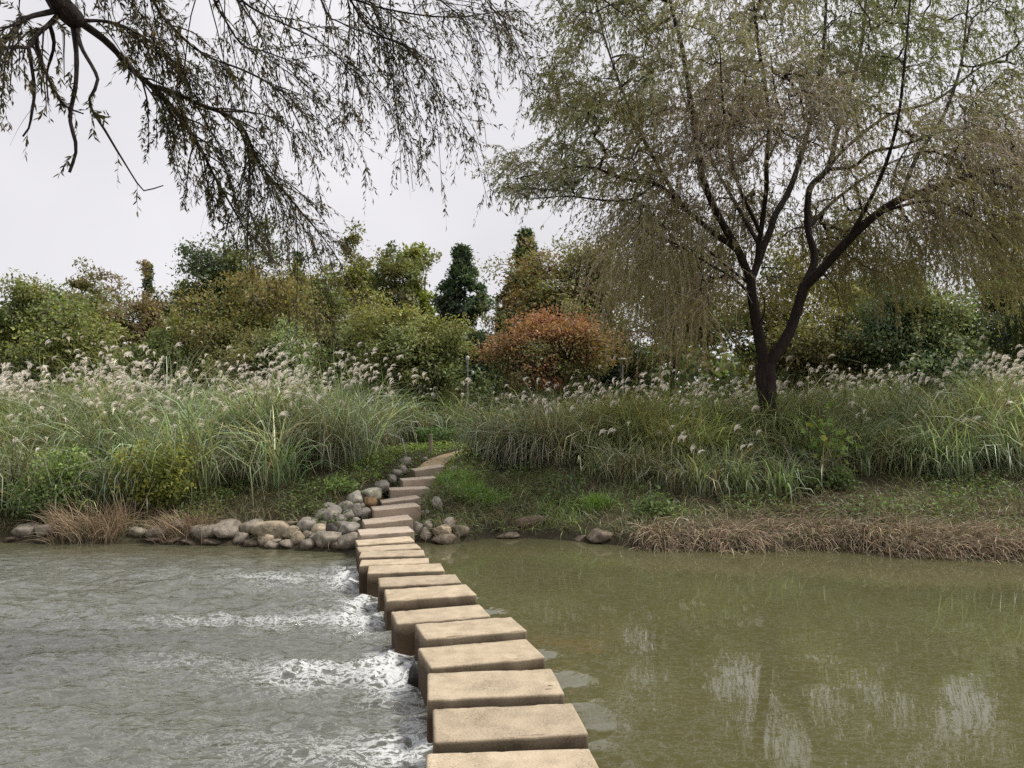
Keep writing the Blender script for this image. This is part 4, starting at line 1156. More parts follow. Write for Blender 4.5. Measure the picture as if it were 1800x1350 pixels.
for dx_, top_ in ((-.9, .95), (-.45, 1.5), (.5, 1.35), (1.0, 1.05)):
    b0 = np.array(tm_.location); q_ = spline([b0 + np.array([dx_ * .08, 0, -.1]), b0 + np.array([dx_ * .45, -.1, top_ * .55]), b0 + np.array([dx_, -.15, top_ * 1.5])], 9)
    V, Fq = tubes(q_, np.linspace(.05, .018, 9), 7); g = Geo(); g.add(V, Fq); child('stem', g, M_bark2, tm_, smooth=True)
T('grey_green_shrub', 'grey-green arching shrub behind the plumes left of centre', 'shrub', 478, 578, 90, 705, 22.5, [GG, (.10, .12, .065), OL], 'spread', 150, 95, .09, trunk_r=.06, open_=.15)
T('evergreen_shrub', 'dark evergreen thicket right of the red-tinted maple', 'shrub', 1065, 600, 62, 715, 27, [DK, BG], 'round', 110, 120, .14)
T('broadleaf_tree', 'olive tree showing behind the willow curtain left of its trunk', 'tree', 1180, 430, 105, 700, 26, [OL, (.11, .11, .045)], 'round', 105, 110, .14)
T('broadleaf_tree', 'olive-yellow tree behind the fork of the willow', 'tree', 1385, 440, 110, 700, 25, [OL, (.14, .13, .045), GR], 'round', 115, 115, .135)
T('autumn_tree', 'brown and rust tree right behind the willow trunk', 'tree', 1520, 395, 90, 690, 30, [OL, BO, GR], 'round', 130, 100, .14, open_=.2)
T('grey_green_tree', 'blue-grey-green tree right of the willow trunk behind the tall grass', 'tree', 1625, 475, 108, 690, 22.5, [GG, BG, (.085, .11, .062)], 'round', 200, 125, .115)
T('broadleaf_tree', 'green tree at the right edge behind the willow branches', 'tree', 1765, 395, 95, 690, 25, [GR, OL], 'round', 150, 110, .13)
T('broadleaf_tree', 'dark green tree at the far right behind the tallest plumes', 'tree', 1860, 470, 100, 690, 22, [GR, DK], 'round', 70, 110, .13)
T('broadleaf_tree', 'dark low tree directly behind the willow trunk', 'tree', 1450, 560, 100, 705, 23.5, [(.07, .085, .035), OL], 'round', 95, 115, .13)

# far wood that closes the view under the crowns
n = 24000
X = rng.uniform(-36, 40, n); Yv = rng.uniform(44, 54, n) - 0
hmax = 3.6 + 3.6 * vnoise(X * .35, X * 0, 37) + 1.2 * vnoise(X * 1.4, Yv * .3, 38)
pxx = 900 + F * X / Yv
hmax = np.where((pxx > 825) & (pxx < 900), hmax * .62, hmax)
Zv = ground(X, Yv) + hmax * rng.random(n) ** .8
P = np.stack([X, Yv, Zv], -1)
V, Fq = leaf_quads(P, nrm(rdir(n) + np.array([0, 0, -.3])), nrm(rdir(n) + np.array([0, -.3, .6])), rng.uniform(.4, .85, n), rng.uniform(.25, .45, n), .2)
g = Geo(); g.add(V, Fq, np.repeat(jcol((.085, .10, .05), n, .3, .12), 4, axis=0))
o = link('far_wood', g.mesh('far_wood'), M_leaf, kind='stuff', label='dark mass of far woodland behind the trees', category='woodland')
# dark undergrowth between the grass and the trees
n = 32000
X = rng.uniform(-18, 20, n); Yv = rng.uniform(23.5, 29, n)
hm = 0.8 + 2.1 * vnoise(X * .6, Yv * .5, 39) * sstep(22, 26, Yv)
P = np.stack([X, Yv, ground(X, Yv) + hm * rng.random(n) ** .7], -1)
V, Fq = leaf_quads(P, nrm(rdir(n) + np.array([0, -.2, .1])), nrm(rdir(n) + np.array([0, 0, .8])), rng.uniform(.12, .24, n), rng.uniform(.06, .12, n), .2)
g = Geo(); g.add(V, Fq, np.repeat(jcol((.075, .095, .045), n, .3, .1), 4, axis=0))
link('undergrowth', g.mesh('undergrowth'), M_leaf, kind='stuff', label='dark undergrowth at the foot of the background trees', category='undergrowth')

# ------------------------------------------------------------------ silver grass
def inpoly(x, y, poly):
    inside = np.zeros(len(x), bool); j = len(poly) - 1
    for i in range(len(poly)):
        xi, yi = poly[i]; xj, yj = poly[j]
        c = ((yi > y) != (yj > y)) & (x < (xj - xi) * (y - yi) / (yj - yi + 1e-12) + xi)
        inside ^= c; j = i
    return inside

def sample_poly(poly, n):
    p = np.array(poly); lo = p.min(0); hi = p.max(0); out = []
    k = 0
    while k < n:
        q = rng.uniform(lo, hi, (n * 2, 2)); q = q[inpoly(q[:, 0], q[:, 1], poly)]
        out.append(q); k += len(q)
    return np.concatenate(out)[:n]

def plume_mesh(seed):
    r_ = np.random.default_rng(seed)
    N = 11
    base = np.stack([np.zeros(N), np.zeros(N), np.linspace(0, .06, N)], -1)
    az = r_.normal(0, .38, N); L = r_.uniform(.14, .22, N) * np.linspace(1.05, .8, N)
    st_ = rng.bit_generator.state
    V, Fq, _ = ribbons(base, az, L, r_.uniform(1.2, 1.55, N), r_.uniform(1.0, 2.2, N), r_.uniform(.013, .021, N), m=3, p=1.0, roll=.9)
    c = np.array((.80, .755, .70)) * r_.uniform(.85, 1.1, (N, 1))
    return V, Fq, np.repeat(c, 8, axis=0)
PLV = [plume_mesh(s) for s in range(5)]
PLM = []
for V, Fq, C in PLV:
    me = make_mesh('plume', V, Fq, C); me.materials.append(M_plume); PLM.append(me)

ALLPL = []
def stand(label, poly, ncl, nbl, hfun, npl, col, plume_bias=None, spread=.16, plh=1.0, colv=.2, front_lean=.6):
    c = sample_poly(poly, ncl * 2); c = c[rng.random(len(c)) < np.where(c[:, 1] > 17.6, .42, 1.0)][:ncl]; ncl = len(c)
    t = thing('silver_grass', label, 'grass', (float(np.mean(c[:, 0])), float(c[:, 1].min()), gz(np.mean(c[:, 0]), c[:, 1].min())), 'stands of silver grass')
    hc = hfun(c[:, 0], c[:, 1]) * np.exp(rng.normal(0, .15, ncl)) * (.85 + .3 * vnoise(c[:, 0] * 1.1, c[:, 1] * .9, 45))
    caz = rng.normal(-np.pi / 2, .9, ncl)
    cc = np.array(col)[None] * np.exp(rng.normal(0, colv, (ncl, 1)) + rng.normal(0, .07, (ncl, 3)))
    ci = np.repeat(np.arange(ncl), rng.poisson(nbl, ncl)); n = len(ci)
    xy = c[ci] + rng.normal(0, spread, (n, 2))
    ok = path_dist(xy[:, 0], xy[:, 1]) > .55
    ci = ci[ok]; xy = xy[ok]; n = len(ci)
    base = np.column_stack([xy, ground(xy[:, 0], xy[:, 1]) - .03])
    az = rng.uniform(0, 2 * np.pi, n)
    f = rng.random(n) < front_lean
    az = np.where(f, caz[ci] + rng.normal(0, .7, n), az)
    L = hc[ci] * rng.uniform(.75, 1.6, n)
    upr = rng.random(n) < .38; L = np.where(upr, np.minimum(L, hc[ci] * 1.12), L)
    V, Fq, Cn = ribbons(base, az, L, rng.uniform(1.15, 1.53, n), np.where(upr, rng.uniform(.5, 1.6, n), rng.uniform(1.3, 3.3, n)), rng.uniform(.015, .032, n), m=4, p=1.4, roll=.45, kink=.25)
    lc = cc[ci] * np.exp(rng.normal(0, .42, (n, 1)) + rng.normal(0, .05, (n, 3)))
    dry = rng.random(n) < .07
    lc[dry] = np.array((.30, .235, .14)) * rng.uniform(.6, 1.1, (dry.sum(), 1))
    g = Geo(); g.add(V, Fq, np.repeat(lc, 10, axis=0)); child('blades', g, M_blade, t, kind='stuff')
    # flowering culms
    if npl:
        w = np.ones(ncl) if plume_bias is None else plume_bias(c[:, 0], c[:, 1])
        pi = rng.choice(ncl, npl, p=w / w.sum())
        xy = c[pi] + rng.normal(0, spread * 1.2, (npl, 2))
        base = np.column_stack([xy, ground(xy[:, 0], xy[:, 1])])
        Ls = hc[pi] * plh * rng.uniform(.86, 1.16, npl)
        V, Fq, Cn = ribbons(base, rng.normal(0.2, 1.3, npl), Ls, rng.uniform(1.35, 1.56, npl), rng.uniform(.0, .45, npl), np.full(npl, .008), m=5, roll=.3)
        g = Geo(); g.add(V, Fq, jcol((.21, .20, .11), 1, 0, 0)[0]); child('culms', g, M_blade, t, kind='stuff')
        for p in Cn[:, -1]:
            ALLPL.append((p, t, rng.normal(-.1, .75), rng.uniform(.6, 1.2), int(rng.integers(5)), rng.normal(.1, .25)))
    return t

GCOL = (0.185, 0.21, 0.135)
stand('wide stand of grey-green silver grass with pale plumes left of the steps',
      [(-15, 13.9), (-9, 13.6), (-4.8, 13.7), (-3.7, 15.0), (-3.2, 17), (-2.8, 20.5), (-17, 20.5)], 330, 66,
      lambda x, y: 1.26 + .50 * sstep(13.6, 17.5, y) + .12 * (vnoise(x * .7, y * .5, 44) - .5), 1300, GCOL,
      plume_bias=lambda x, y: .14 + sstep(14.8, 17.2, y), front_lean=.62)
stand('dark silver grass stand across the back, behind the wooden post',
      [(-3.4, 21.3), (-1, 20.9), (.4, 21.0), (2.2, 22), (2.2, 23.6), (-4, 23.6)], 70, 60,
      lambda x, y: 1.28 + 0 * x, 80, (.13, .15, .085))
stand('arching silver grass clump on its own just right of the path',
      [(-.75, 16.9), (.2, 16.2), (1.0, 16.0), (1.35, 17.3), (.3, 17.9), (-.5, 17.7)], 34, 90,
      lambda x, y: 1.22 + 0 * x, 46, (.19, .21, .135))
stand('sunlit yellow-green silver grass left of the willow trunk',
      [(1.2, 18.2), (1.7, 16.2), (3.0, 15.0), (4.8, 14.5), (5.0, 20), (2.2, 21)], 128, 66,
      lambda x, y: 1.02 + .48 * sstep(14.5, 17.5, y), 170, (.19, .21, .095), plume_bias=lambda x, y: .1 + sstep(15.5, 19, y))
stand('tall silver grass around and behind the willow trunk',
      [(4.8, 14.6), (8.0, 14.2), (8.5, 20.5), (4.8, 20.5)], 142, 66,
      lambda x, y: 1.0 + .50 * sstep(14.5, 17.5, y), 170, (.17, .19, .10), plume_bias=lambda x, y: .05 + sstep(15.5, 19, y) ** 2)
stand('tall bright-plumed silver grass at the right edge of the photo',
      [(8.0, 14.0), (10.5, 13.3), (13.5, 12.9), (15.5, 20), (8.5, 20.5)], 195, 68,
      lambda x, y: 1.28 + .45 * sstep(13.5, 17, y), 600, (.185, .21, .125), plume_bias=lambda x, y: .08 + sstep(14.3, 17, y) * (.35 + sstep(9, 11.5, x)))
stand('low arching silver grass tufts on the slope between path and willow',
      [(1.0, 15.3), (2.4, 13.6), (5, 13.0), (6, 13.6), (2.8, 14.8)], 34, 46,
      lambda x, y: .8 + 0 * x, 14, (.16, .18, .11))
stand('silver grass tufts at the left edge hanging over the dry bank',
      [(-12.0, 13.0), (-8.2, 13.1), (-7.2, 13.6), (-9, 14.1), (-12, 14.1)], 34, 60,
      lambda x, y: .95 + 0 * x, 10, (.145, .175, .10))

pp = np.array([a[0] for a in ALLPL])
spx = 900 + F * pp[:, 0] / pp[:, 1]
inv = (spx > 0) & (spx < 1800)
order = np.argsort(np.where(inv, np.linalg.norm(pp - CAMP, axis=1), 999))
rest = {}
for r_, i in enumerate(order):
    p, t, a_, s_, v_, l_ = ALLPL[i]
    if r_ < 300:
        o = bpy.data.objects.new('plume', PLM[v_]); COL.objects.link(o); o.parent = t
        o.matrix_parent_inverse = Matrix.Translation(-Vector(t.location))
        o.location = p; o.rotation_euler = (0, l_, a_); o.scale = (s_, s_, s_)
    else:
        V, Fq, C = PLV[v_]
        c, s = math.cos(a_), math.sin(a_); cl, sl = math.cos(l_), math.sin(l_)
        R_ = np.array([[c, -s, 0], [s, c, 0], [0, 0, 1]]) @ np.array([[cl, 0, sl], [0, 1, 0], [-sl, 0, cl]])
        rest.setdefault(t.name, (t, Geo()))[1].add(V @ R_.T * s_ + p, Fq, C * rng.uniform(.8, 1.1))
for t, g in rest.values():
    child('plumes', g, M_plume, t, kind='stuff')

# ------------------------------------------------------------------ low growth on the banks
def blades_field(name, label, cat, xy, L, e0, bend, w, col, mat, az=None, m=4, p=1.4, roll=.6, kink=.3):
    n = len(xy)
    base = np.column_stack([xy, ground(xy[:, 0], xy[:, 1]) - .01])
    az = rng.uniform(0, 2 * np.pi, n) if az is None else az
    V, Fq, _ = ribbons(base, az, L, e0, bend, w, m=m, p=p, roll=roll, kink=kink)
    g = Geo(); g.add(V, Fq, np.repeat(col, (m + 1) * 2, axis=0))
    return link(name, g.mesh(name), mat, kind='stuff', label=label, category=cat)

def band(n, x0, x1, d0, d1, pw=1.0):
    x = rng.uniform(x0, x1, n); d = d0 + (d1 - d0) * rng.random(n) ** pw
    return np.column_stack([x, shore(x) + d])

# green grass and tangled blades over the right bank slope
xy = band(24000, -1.25, 14, .1, 4.6)
gn = vnoise(xy[:, 0] * .9, xy[:, 1] * 1.1, 50)
ok = (path_dist(xy[:, 0], xy[:, 1]) > .5) & (gn > .18)
xy = xy[ok]; gn = gn[ok]; n = len(xy)
bright = sstep(.55, .8, vnoise(xy[:, 0] * 1.3 + 4, xy[:, 1] * 1.3, 51)) * (1 - sstep(1.5, 4.0, xy[:, 0]) * .7)
c = np.array((.092, .102, .05))[None] * (1 - bright[:, None]) + np.array((.16, .22, .065))[None] * bright[:, None]
dead = rng.random(n) < .30 - .22 * bright
c = np.where(dead[:, None], np.array((.185, .142, .092))[None], c) * np.exp(rng.normal(0, .25, (n, 1)))
blades_field('bank_grass', 'tangled green grass on the slope right of the steps', 'grass', xy, rng.uniform(.14, .42, n), rng.uniform(.5, 1.45, n), rng.uniform(.6, 2.4, n), rng.uniform(.007, .014, n), c, M_blade, kink=.6, m=3)

n = 5200
xy = np.column_stack([rng.uniform(-1.55, .9, n), rng.uniform(11.7, 15.5, n)])
xy = xy[(path_dist(xy[:, 0], xy[:, 1]) > .47) & (xy[:, 1] > shore(xy[:, 0]) + .12)]; n = len(xy)
c = np.array((.10, .13, .05))[None] * np.exp(rng.normal(0, .35, (n, 1))); dd_ = rng.random(n) < .25; c[dd_] = np.array((.18, .14, .09))
blades_field('apron_grass', 'short green grass hanging over the bank edge just right of the steps', 'grass', xy, rng.uniform(.14, .36, n), rng.uniform(.4, 1.4, n), rng.uniform(.8, 2.4, n), rng.uniform(.008, .014, n), c, M_blade, az=rng.normal(-1.6, 1.1, n), kink=.5, m=3)

# dead straw hanging over the right waterline
xy = band(13000, 1.85, 12, -.02, .75, 1.5)
dn = .75 * vnoise(xy[:, 0] * 1.5, xy[:, 1] * .4, 52) + .20 * (sstep(1.3, 1.9, xy[:, 0]) * (1 - sstep(3.7, 4.4, xy[:, 0])) + sstep(5.0, 5.8, xy[:, 0]))
xy = xy[dn * 1.2 + .35 * rng.random(len(xy)) > .56]; n = len(xy)
az = rng.normal(-np.pi / 2 + .25, .8, n)
blades_field('dead_grass_fringe', 'matted straw-brown dead grass hanging over the right waterline', 'dead grass', xy, rng.uniform(.22, .62, n), rng.uniform(.1, 1.1, n), rng.uniform(.7, 2.2, n), rng.uniform(.006, .012, n), jcol((.31, .245, .17), n, .38, .06), M_straw, az=az, kink=.6, m=4)
xy = band(9000, 3.5, 14, .5, 2.3); n = len(xy)
blades_field('dead_grass', 'flattened brown dead grass on the slope below the willow', 'dead grass', xy, rng.uniform(.25, .6, n), rng.uniform(.0, .6, n), rng.uniform(.2, 1.4, n), rng.uniform(.006, .012, n), jcol((.215, .168, .11), n, .3, .05), M_straw, az=rng.normal(-.6, 1.0, n), kink=.6, m=3)

# left bank: thin mixed herbs and dry blades between boulders and tall grass
xy = band(15500, -13, -2.2, .15, 3.0)
ok = path_dist(xy[:, 0], xy[:, 1]) > .7
xy = xy[ok]; n = len(xy)
dead = rng.random(n) < .42 + .35 * (vnoise(xy[:, 0] * .8, xy[:, 1] * .8, 53) - .4)
c = np.where(dead[:, None], np.array((.185, .14, .088))[None], np.array((.088, .105, .046))[None]) * np.exp(rng.normal(0, .3, (n, 1)))
blades_field('bank_weeds', 'thin brown-green weeds on the left bank above the boulders', 'weeds', xy, rng.uniform(.12, .38, n), rng.uniform(.3, 1.45, n), rng.uniform(.4, 2.2, n), rng.uniform(.006, .012, n), c, M_blade, kink=.6, m=3)

# bright low weeds beside the path and steps
def leafy(name, label, cat, xy, h, size, col, kind='stuff'):
    n = len(xy)
    P = np.column_stack([xy, ground(xy[:, 0], xy[:, 1]) + h * rng.random(n)])
    V, Fq = leaf_quads(P, nrm(rdir(n) * np.array([1, 1, .5]) + np.array([0, 0, .05])), nrm(rdir(n) * .6 + np.array([0, 0, 1])), size * rng.uniform(.6, 1.4, n), size * rng.uniform(.4, .8, n), .2)
    g = Geo(); g.add(V, Fq, np.repeat(col, 4, axis=0))
    return link(name, g.mesh(name), M_leaf, kind=kind, label=label, category=cat)
n = 16000
xy = np.column_stack([rng.uniform(-3.4, .2, n), rng.uniform(14.0, 20.8, n)])
pdv = path_dist(xy[:, 0], xy[:, 1])
xy = xy[(pdv > .20 + .28 * rng.random(n)) & (pdv < 1.5)]; n = len(xy)
leafy('low_weeds', 'bright green low weeds beside the path and upper steps', 'weeds', xy, .16, .055, jcol((.105, .14, .043), n, .45, .12))
n = 9000
xy = band(n, -11, -2.6, .5, 2.4); xy = xy[vnoise(xy[:, 0] * 1.1, xy[:, 1] * 1.3, 54) > .52]; n = len(xy)
leafy('creeping_herbs', 'patches of green creeping herbs above the left boulders', 'herbs', xy, .2, .06, jcol((.085, .115, .04), n, .25, .08))
n = 9000
xy = band(n, -1.2, 9, .9, 3.4); xy = xy[vnoise(xy[:, 0] * 1.0 + 7, xy[:, 1] * 1.2, 55) > .58]; n = len(xy)
leafy('broadleaf_weeds', 'dark broad-leaved weeds scattered over the right bank', 'weeds', xy, .26, .065, jcol((.075, .105, .04), n, .25, .08))
n = 7000
xy = np.column_stack([rng.uniform(-2.6, .4, n), rng.uniform(19.6, 21.2, n)]); xy = xy[path_dist(xy[:, 0], xy[:, 1]) > .5]; n = len(xy)
leafy('dark_herbs', 'dark green herbs behind the wooden post', 'herbs', xy, .42, .08, jcol((.06, .095, .035), n, .25, .08))
# bright grass tufts
for lb, px, py, r, cnt in [('bright green grass tuft low on the bank right of the fourth step', 835, 868, .42, 1700), ('bright green grass tuft above the eroded bank', 800, 842, .34, 900), ('small bright green grass tuft left below the willow', 1045, 882, .22, 500)]:
    c = hit(px, py + 8)
    xy = c[None, :2] + rng.normal(0, r * .5, (cnt, 2))
    t = thing('grass_tuft', lb, 'grass', tuple(c), 'bright grass tufts')
    base = np.column_stack([xy, ground(xy[:, 0], xy[:, 1])])
    V, Fq, _ = ribbons(base, rng.uniform(0, 6.28, cnt), rng.uniform(.16, .38, cnt), rng.uniform(.9, 1.5, cnt), rng.uniform(.6, 2.2, cnt), rng.uniform(.007, .012, cnt), m=4)
    g = Geo(); g.add(V, Fq, np.repeat(jcol((.15, .235, .05), cnt, .2, .06), 10, axis=0)); child('blades', g, M_blade, t, kind='stuff')

# dry reed clump and small dry bush at the left waterline
def reeds(label, px, py, n, hw, L0, L1, fan, col, extra=0):
    c = hit(px, py, floor=ZL)
    t = thing('dry_reeds', label, 'reeds', tuple(c), 'dry reed clumps at the left waterline')
    u = rng.uniform(-1, 1, n)
    xy = np.column_stack([c[0] + u * hw, c[1] + .15 + rng.normal(0, .12, n)])
    base = np.column_stack([xy, ground(xy[:, 0], xy[:, 1]) - .02])
    az = np.where(u + rng.normal(0, .5, n) > 0, rng.normal(-.5, .6, n), rng.normal(np.pi + .5, .6, n))
    V, Fq, _ = ribbons(base, az, rng.uniform(L0, L1, n), rng.uniform(.8, 1.5, n) if fan else rng.uniform(.9, 1.5, n), rng.uniform(.1, 1.7, n), rng.uniform(.006, .011, n), m=5, kink=.25)
    g = Geo(); g.add(V, Fq, np.repeat(jcol(col, n, .28, .05), 12, axis=0)); child('stalks', g, M_straw, t, kind='stuff')
    return c, t
c, t = reeds('large fan of dry straw-coloured reeds at the left waterline', 152, 953, 640, .56, .38, .85, True, (.38, .29, .195))
for px0, py0, px1, py1, r in [(214, 950, 190, 848, .009), (218, 948, 200, 862, .008), (222, 948, 215, 868, .008), (210, 950, 180, 868, .007), (224, 945, 272, 842, .007), (228, 948, 238, 880, .006), (205, 950, 168, 880, .006), (216, 948, 206, 842, .007)]:
    a = at(px0, py0, c[1] + .1); b = at(px1, py1, c[1] + .25)
    P = spline([a, (a + b) / 2 + np.array([.03, 0, .05]), b], 8)
    V, Fq = tubes(P, np.linspace(r, r * .35, 8), 5); g = Geo(); g.add(V, Fq, (.34, .27, .16)); child('stalk', g, M_straw, t)
reeds('small dry brown bush at the waterline between the shoreline boulders', 322, 948, 420, .38, .3, .62, True, (.31, .23, .155))

# ------------------------------------------------------------------ shrubs
def shrub(name, label, cat, px, py, hw, hh, Y, cols, nst, nleaf, lsz, big=False):
    c = at(px, py, Y); s = Y / F; g0 = gz(c[0], Y)
    t = thing(name, label, cat, (c[0], Y, g0))
    ends = np.stack([c[0] + hw * s * rng.uniform(-1, 1, nst), Y + rng.uniform(-.35, .35, nst), c[2] + hh * s * rng.uniform(-.9, 1, nst)], -1)
    ell = ((ends[:, 0] - c[0]) / (hw * s)) ** 2 + ((ends[:, 2] - c[2]) / (hh * s)) ** 2
    ends[:, [0, 2]] = c[None, [0, 2]] + (ends[:, [0, 2]] - c[None, [0, 2]]) / np.maximum(1, np.sqrt(ell))[:, None]
    ends[:, 2] = np.maximum(ends[:, 2], g0 + .1)
    g = Geo(); PP = []
    for e in ends:
        b = np.array([c[0] + rng.normal(0, .08), Y + rng.normal(0, .06), g0 - .03])
        q = spline([b, (b + e) / 2 + np.array([rng.normal(0, .05), rng.normal(0, .05), .12]), e], 8); PP.append(q)
        V, Fq = tubes(q, np.linspace(.009, .003, 8), 4); g.add(V, Fq, (.12, .10, .06))
    child('stems', g, M_twig, t, kind='stuff')
    PP = np.array(PP); n = nst * nleaf
    ai = np.repeat(np.arange(nst), nleaf); ii = rng.integers(3, 8, n)
    P = PP[ai, ii] + rng.normal(0, .07, (n, 3))
    P[:, 2] = np.maximum(P[:, 2], g0 + .03)
    D = nrm(rdir(n) + np.array([0, -.3, -.25])); Nn = nrm(rdir(n) * .7 + np.array([0, -.35, .8]))
    L = lsz * rng.uniform(.6, 1.3, n)
    cb = np.array(cols)[rng.integers(0, len(cols), nst)][ai] * np.exp(rng.normal(0, .2, (n, 1)))
    if not big:
        V, Fq = leaf_quads(P, D, Nn, L, L * .6, .2)
        gg = Geo(); gg.add(V, Fq, np.repeat(cb, 4, axis=0)); child('foliage', gg, M_leaf, t, kind='stuff')
    else:
        a = np.linspace(0, 2 * np.pi, 11)[:-1]
        rad = np.array([.1, .5, .42, .55, .4, .62, .4, .55, .42, .5])
        o2 = np.stack([.5 - rad * np.cos(a) * 1.0, rad * np.sin(a), .05 * np.cos(a * 2)], -1)
        mv = np.vstack([[.45, 0, -.04], o2]); mf = np.array([[0, 1 + k, 1 + (k + 1) % 10] for k in range(10)])
        ms = []
        for cc in cols:
            me = make_mesh('leaf', mv, mf, np.tile(np.array(cc), (11, 1))); me.materials.append(M_leaf); ms.append(me)
        for k in range(n):
            S_ = np.cross(Nn[k], D[k]); S_ /= np.linalg.norm(S_); N_ = np.cross(D[k], S_)
            M4 = Matrix.Identity(4)
            for r in range(3):
                M4[r][0] = D[k][r] * L[k]; M4[r][1] = S_[r] * L[k]; M4[r][2] = N_[r] * L[k]; M4[r][3] = P[k][r]
            o = bpy.data.objects.new('leaf', ms[int(rng.integers(len(ms)))]); COL.objects.link(o); o.parent = t
            o.matrix_parent_inverse = Matrix.Translation(-Vector(t.location)); o.matrix_basis = M4
    return t
shrub('yellow_green_bush', 'yellow-green leafy bush in front of the left silver grass', 'bush', 275, 822, 72, 44, 13.3, [(.20, .19, .045), (.15, .16, .04), (.10, .125, .035)], 60, 60, .075)
shrub('green_herb', 'fresh green leafy herb in the left silver grass', 'herb', 115, 808, 42, 24, 13.2, [(.12, .17, .05), (.10, .14, .045)], 26, 46, .075)
shrub('dark_bush', 'dark green leafy plant under the grass at the left bank', 'bush', 75, 868, 50, 28, 12.9, [(.07, .10, .035), (.055, .085, .03)], 30, 44, .07)
shrub('vine_shrub', 'green broad-leaved climbing shrub in the grass right of the willow trunk', 'shrub', 1455, 788, 46, 70, 13.8, [(.13, .19, .045), (.09, .145, .04), (.19, .21, .045)], 34, 6, .12, big=True)
shrub('dark_bush', 'dark green weedy shrub below the climbing shrub', 'bush', 1440, 850, 60, 30, 13.3, [(.065, .095, .035), (.09, .115, .04)], 30, 40, .075)
shrub('dark_bush', 'low dark leafy weed above the dead grass fringe', 'bush', 1150, 893, 36, 20, 12.2, [(.06, .09, .035), (.08, .105, .04)], 24, 34, .075)
shrub('weedy_plant', 'leafy green plant beside the boulder heap left of the steps', 'plant', 600, 868, 30, 16, 13.4, [(.09, .14, .04), (.12, .165, .05)], 18, 34, .065)

# ------------------------------------------------------------------ driftwood, roots, post, lamps, pole
M_wood, _, _ = noise_mat('driftwood', [(0.3, (.05, .036, .026)), (.7, (.17, .125, .09))], scale=3, bump=.6, bscale=12, stretch=(.4, 4, 4))
a = hit(906, 930); a = a + np.array([0, .05, .06]); b = a + np.array([.62, .18, .05])
P = spline([a, (a + b) / 2 + np.array([0, 0, .02]), b], 12)
V, Fq = tubes(P, np.array([.085, .092, .098, .1, .098, .097, .095, .095, .092, .09, .085, .07]), 9)
V[:, 2] += .03 * fbm(V[:, 0] * 6, V[:, 1] * 9, 170, 3)
n0 = len(V); V = np.vstack([V, a[None] - np.array([[.012, 0, 0]]), b[None]])
caps = np.array([[n0, (k + 1) % 9, k] for k in range(9)] + [[n0 + 1, n0 - 9 + k, n0 - 9 + (k + 1) % 9] for k in range(9)])
me = make_mesh('driftwood_log', V, [Fq, caps], smooth=False)
link('driftwood_log', me, M_wood, label='short broken driftwood log lodged in the eroded right bank', category='log')
g = Geo()
for _ in range(60):
    px = rng.uniform(800, 905); a = hit(px, rng.uniform(893, 905)) + np.array([0, -.05, .02])
    q = spline([a, a + np.array([rng.normal(0, .08), -.1, -.08]), a + np.array([rng.normal(0, .15), -.12, -rng.uniform(.15, .35)])], 7)
    V, Fq = tubes(q, np.linspace(.006, .002, 7), 4); g.add(V, Fq, (.13, .09, .06))
link('exposed_roots', g.mesh('exposed_roots'), M_twig, kind='stuff', label='thin brown roots hanging from the eroded bank edge right of the steps', category='roots')

M_post, _, _ = noise_mat('weathered_post', [(.3, (.20, .165, .125)), (.7, (.36, .31, .24))], scale=6, bump=.4, bscale=30, stretch=(3, 3, .5))
def lathe(profile, k=12):
    Z_ = np.array(profile); P = np.column_stack([np.zeros(len(Z_)), np.zeros(len(Z_)), Z_[:, 1]])
    a = np.linspace(0, 2 * np.pi, k, endpoint=False)
    V = np.stack([Z_[:, 0, None] * np.cos(a), Z_[:, 0, None] * np.sin(a), np.repeat(Z_[:, 1, None], k, 1)], -1)
    i = np.arange(len(Z_) * k).reshape(-1, k)
    Fq = np.stack([i[:-1], np.roll(i[:-1], -1, 1), np.roll(i[1:], -1, 1), i[1:]], -1).reshape(-1, 4)
    return V.reshape(-1, 3), Fq
pp_ = hit(757, 798); 
t = thing('wooden_post', 'short round wooden post beside the sandy path', 'post', tuple(pp_))
hpost = at(757, 764, pp_[1])[2] - pp_[2]
V, Fq = lathe([(.05, -.15), (.05, .0), (.049, hpost * .5), (.047, hpost - .03), (.0461, hpost - .02)]); g = Geo(); g.add(V + pp_, Fq); child('shaft', g, M_post, t, smooth=True)
V, Fq = lathe([(.05, hpost - .022), (.054, hpost - .015), (.054, hpost + .004), (.04, hpost + .014), (.0, hpost + .016)]); g = Geo(); g.add(V + pp_, Fq); child('cap', g, M_post, t, smooth=True)

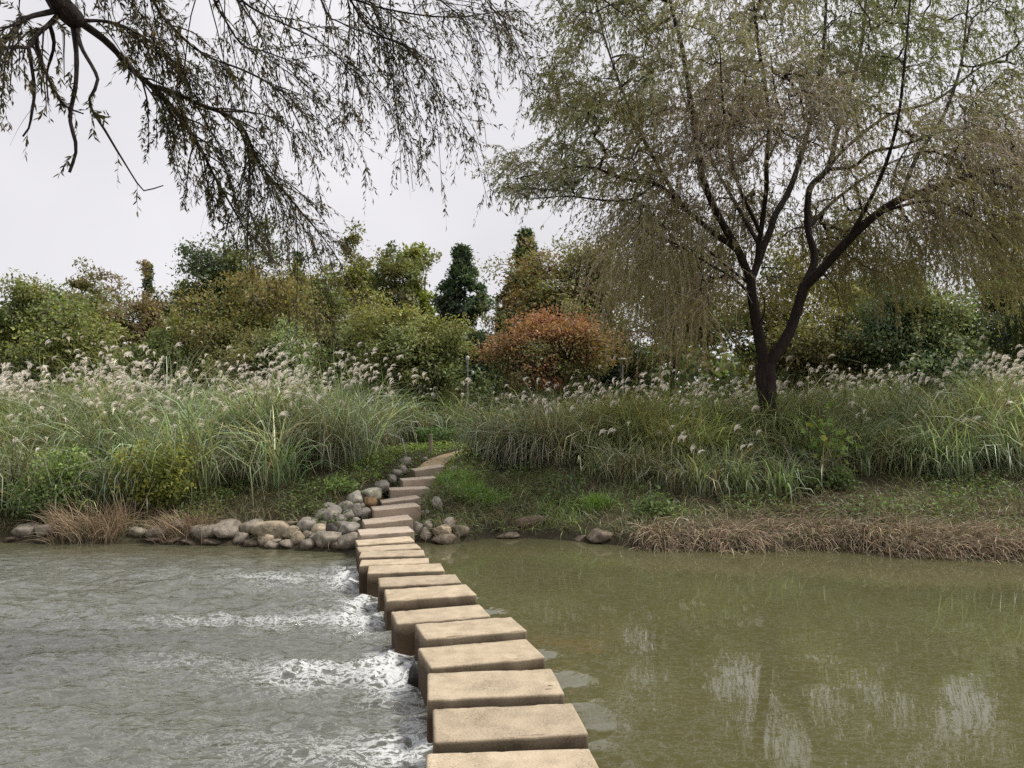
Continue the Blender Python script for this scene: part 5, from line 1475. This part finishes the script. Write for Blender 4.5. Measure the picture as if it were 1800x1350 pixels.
M_metal, _, mb = noise_mat('lamp_metal', [(.3, (.16, .16, .16)), (.7, (.26, .26, .25))], scale=9, bump=0)
M_lampw, _, _ = noise_mat('lamp_globe', [(.3, (.42, .42, .40)), (.7, (.5, .5, .48))], scale=5, bump=0, rough=.4)
def lamp(label, px, top, Y, kind):
    c = at(px, top, Y); g0 = gz(c[0], Y); H = c[2] - g0
    t = thing('street_lamp', label, 'lamp', (c[0], Y, g0), 'lamp posts beyond the grass')
    o3 = np.array([c[0], Y, g0])
    V, Fq = lathe([(.05, -.2), (.05, .3), (.028, .35), (.022, H - .25), (.022, H - .1)]); g = Geo(); g.add(V + o3, Fq); child('pole', g, M_metal, t, smooth=True)
    if kind == 0:
        V, Fq = lathe([(.03, H - .1), (.055, H - .06), (.055, H + .02), (.01, H + .05)]); g = Geo(); g.add(V + o3, Fq); child('lamp_head', g, M_lampw, t, smooth=True)
        P = spline([[c[0], Y, g0 + H - .45], [c[0] + .08, Y - .05, g0 + H - .4], [c[0] + .16, Y - .06, g0 + H - .42]], 6)
        V, Fq = tubes(P, np.full(6, .02), 6); g = Geo(); g.add(V, Fq); arm_ = child('arm', g, M_metal, t)
        V, Fq = lathe([(.0, -.09), (.035, -.08), (.04, 0), (.02, .03), (0, .04)]); g = Geo(); g.add(V + np.array([c[0] + .16, Y - .06, g0 + H - .45]), Fq); child('loudspeaker', g, M_lampw, arm_, smooth=True)
    else:
        V, Fq = lathe([(.0, H - .02), (.13, H - .01), (.14, H + .015), (.09, H + .04), (.0, H + .05)], 16); g = Geo(); g.add(V + o3, Fq); child('lamp_head', g, M_lampw, t, smooth=True)
    return t
lamp('slim lamp post left of the red-tinted maple', 822, 628, 22.0, 0)
lamp('lamp post with flat round head at the left edge of the willow curtain', 1094, 632, 22.5, 1)
M_conc, _, _ = noise_mat('pole_concrete', [(.3, (.30, .29, .27)), (.7, (.42, .41, .38))], scale=4, bump=.2)
c = at(62, 486, 52); g0 = gz(c[0], 52)
t = thing('utility_pole', 'grey utility pole above the trees at the far left', 'pole', (c[0], 52, g0))
V, Fq = lathe([(.22, -.3), (.20, 1), (.14, c[2] - g0 - .02), (.12, c[2] - g0), (0, c[2] - g0 + .01)]); g = Geo(); g.add(V + np.array([c[0], 52, g0]), Fq); child('shaft', g, M_conc, t, smooth=True)
P = np.array([[c[0] - .5, 52, c[2] - .7], [c[0] + .5, 52, c[2] - .7]]); V, Fq = tubes(spline(P, 3), np.full(3, .05), 6); g = Geo(); g.add(V, Fq); child('crossarm', g, M_conc, t)

# a fallen leaf on the third block
p = onplane(961, 1206, .022)
me = make_mesh('fallen_leaf', lv * np.array([.05, .018, .03]) , lf_faces, np.tile(np.array((.06, .045, .02)), (8, 1)))
o = link('fallen_leaf', me, M_leaf_dark, label='small dry fallen leaf lying on the third stepping block', category='leaf')
o.location = tuple(p); o.rotation_euler = (0, 0, .3)
tot = sum(len(o.data.polygons) for o in bpy.data.objects if o.type == 'MESH')
print('objects', len(bpy.data.objects), 'polys', tot)
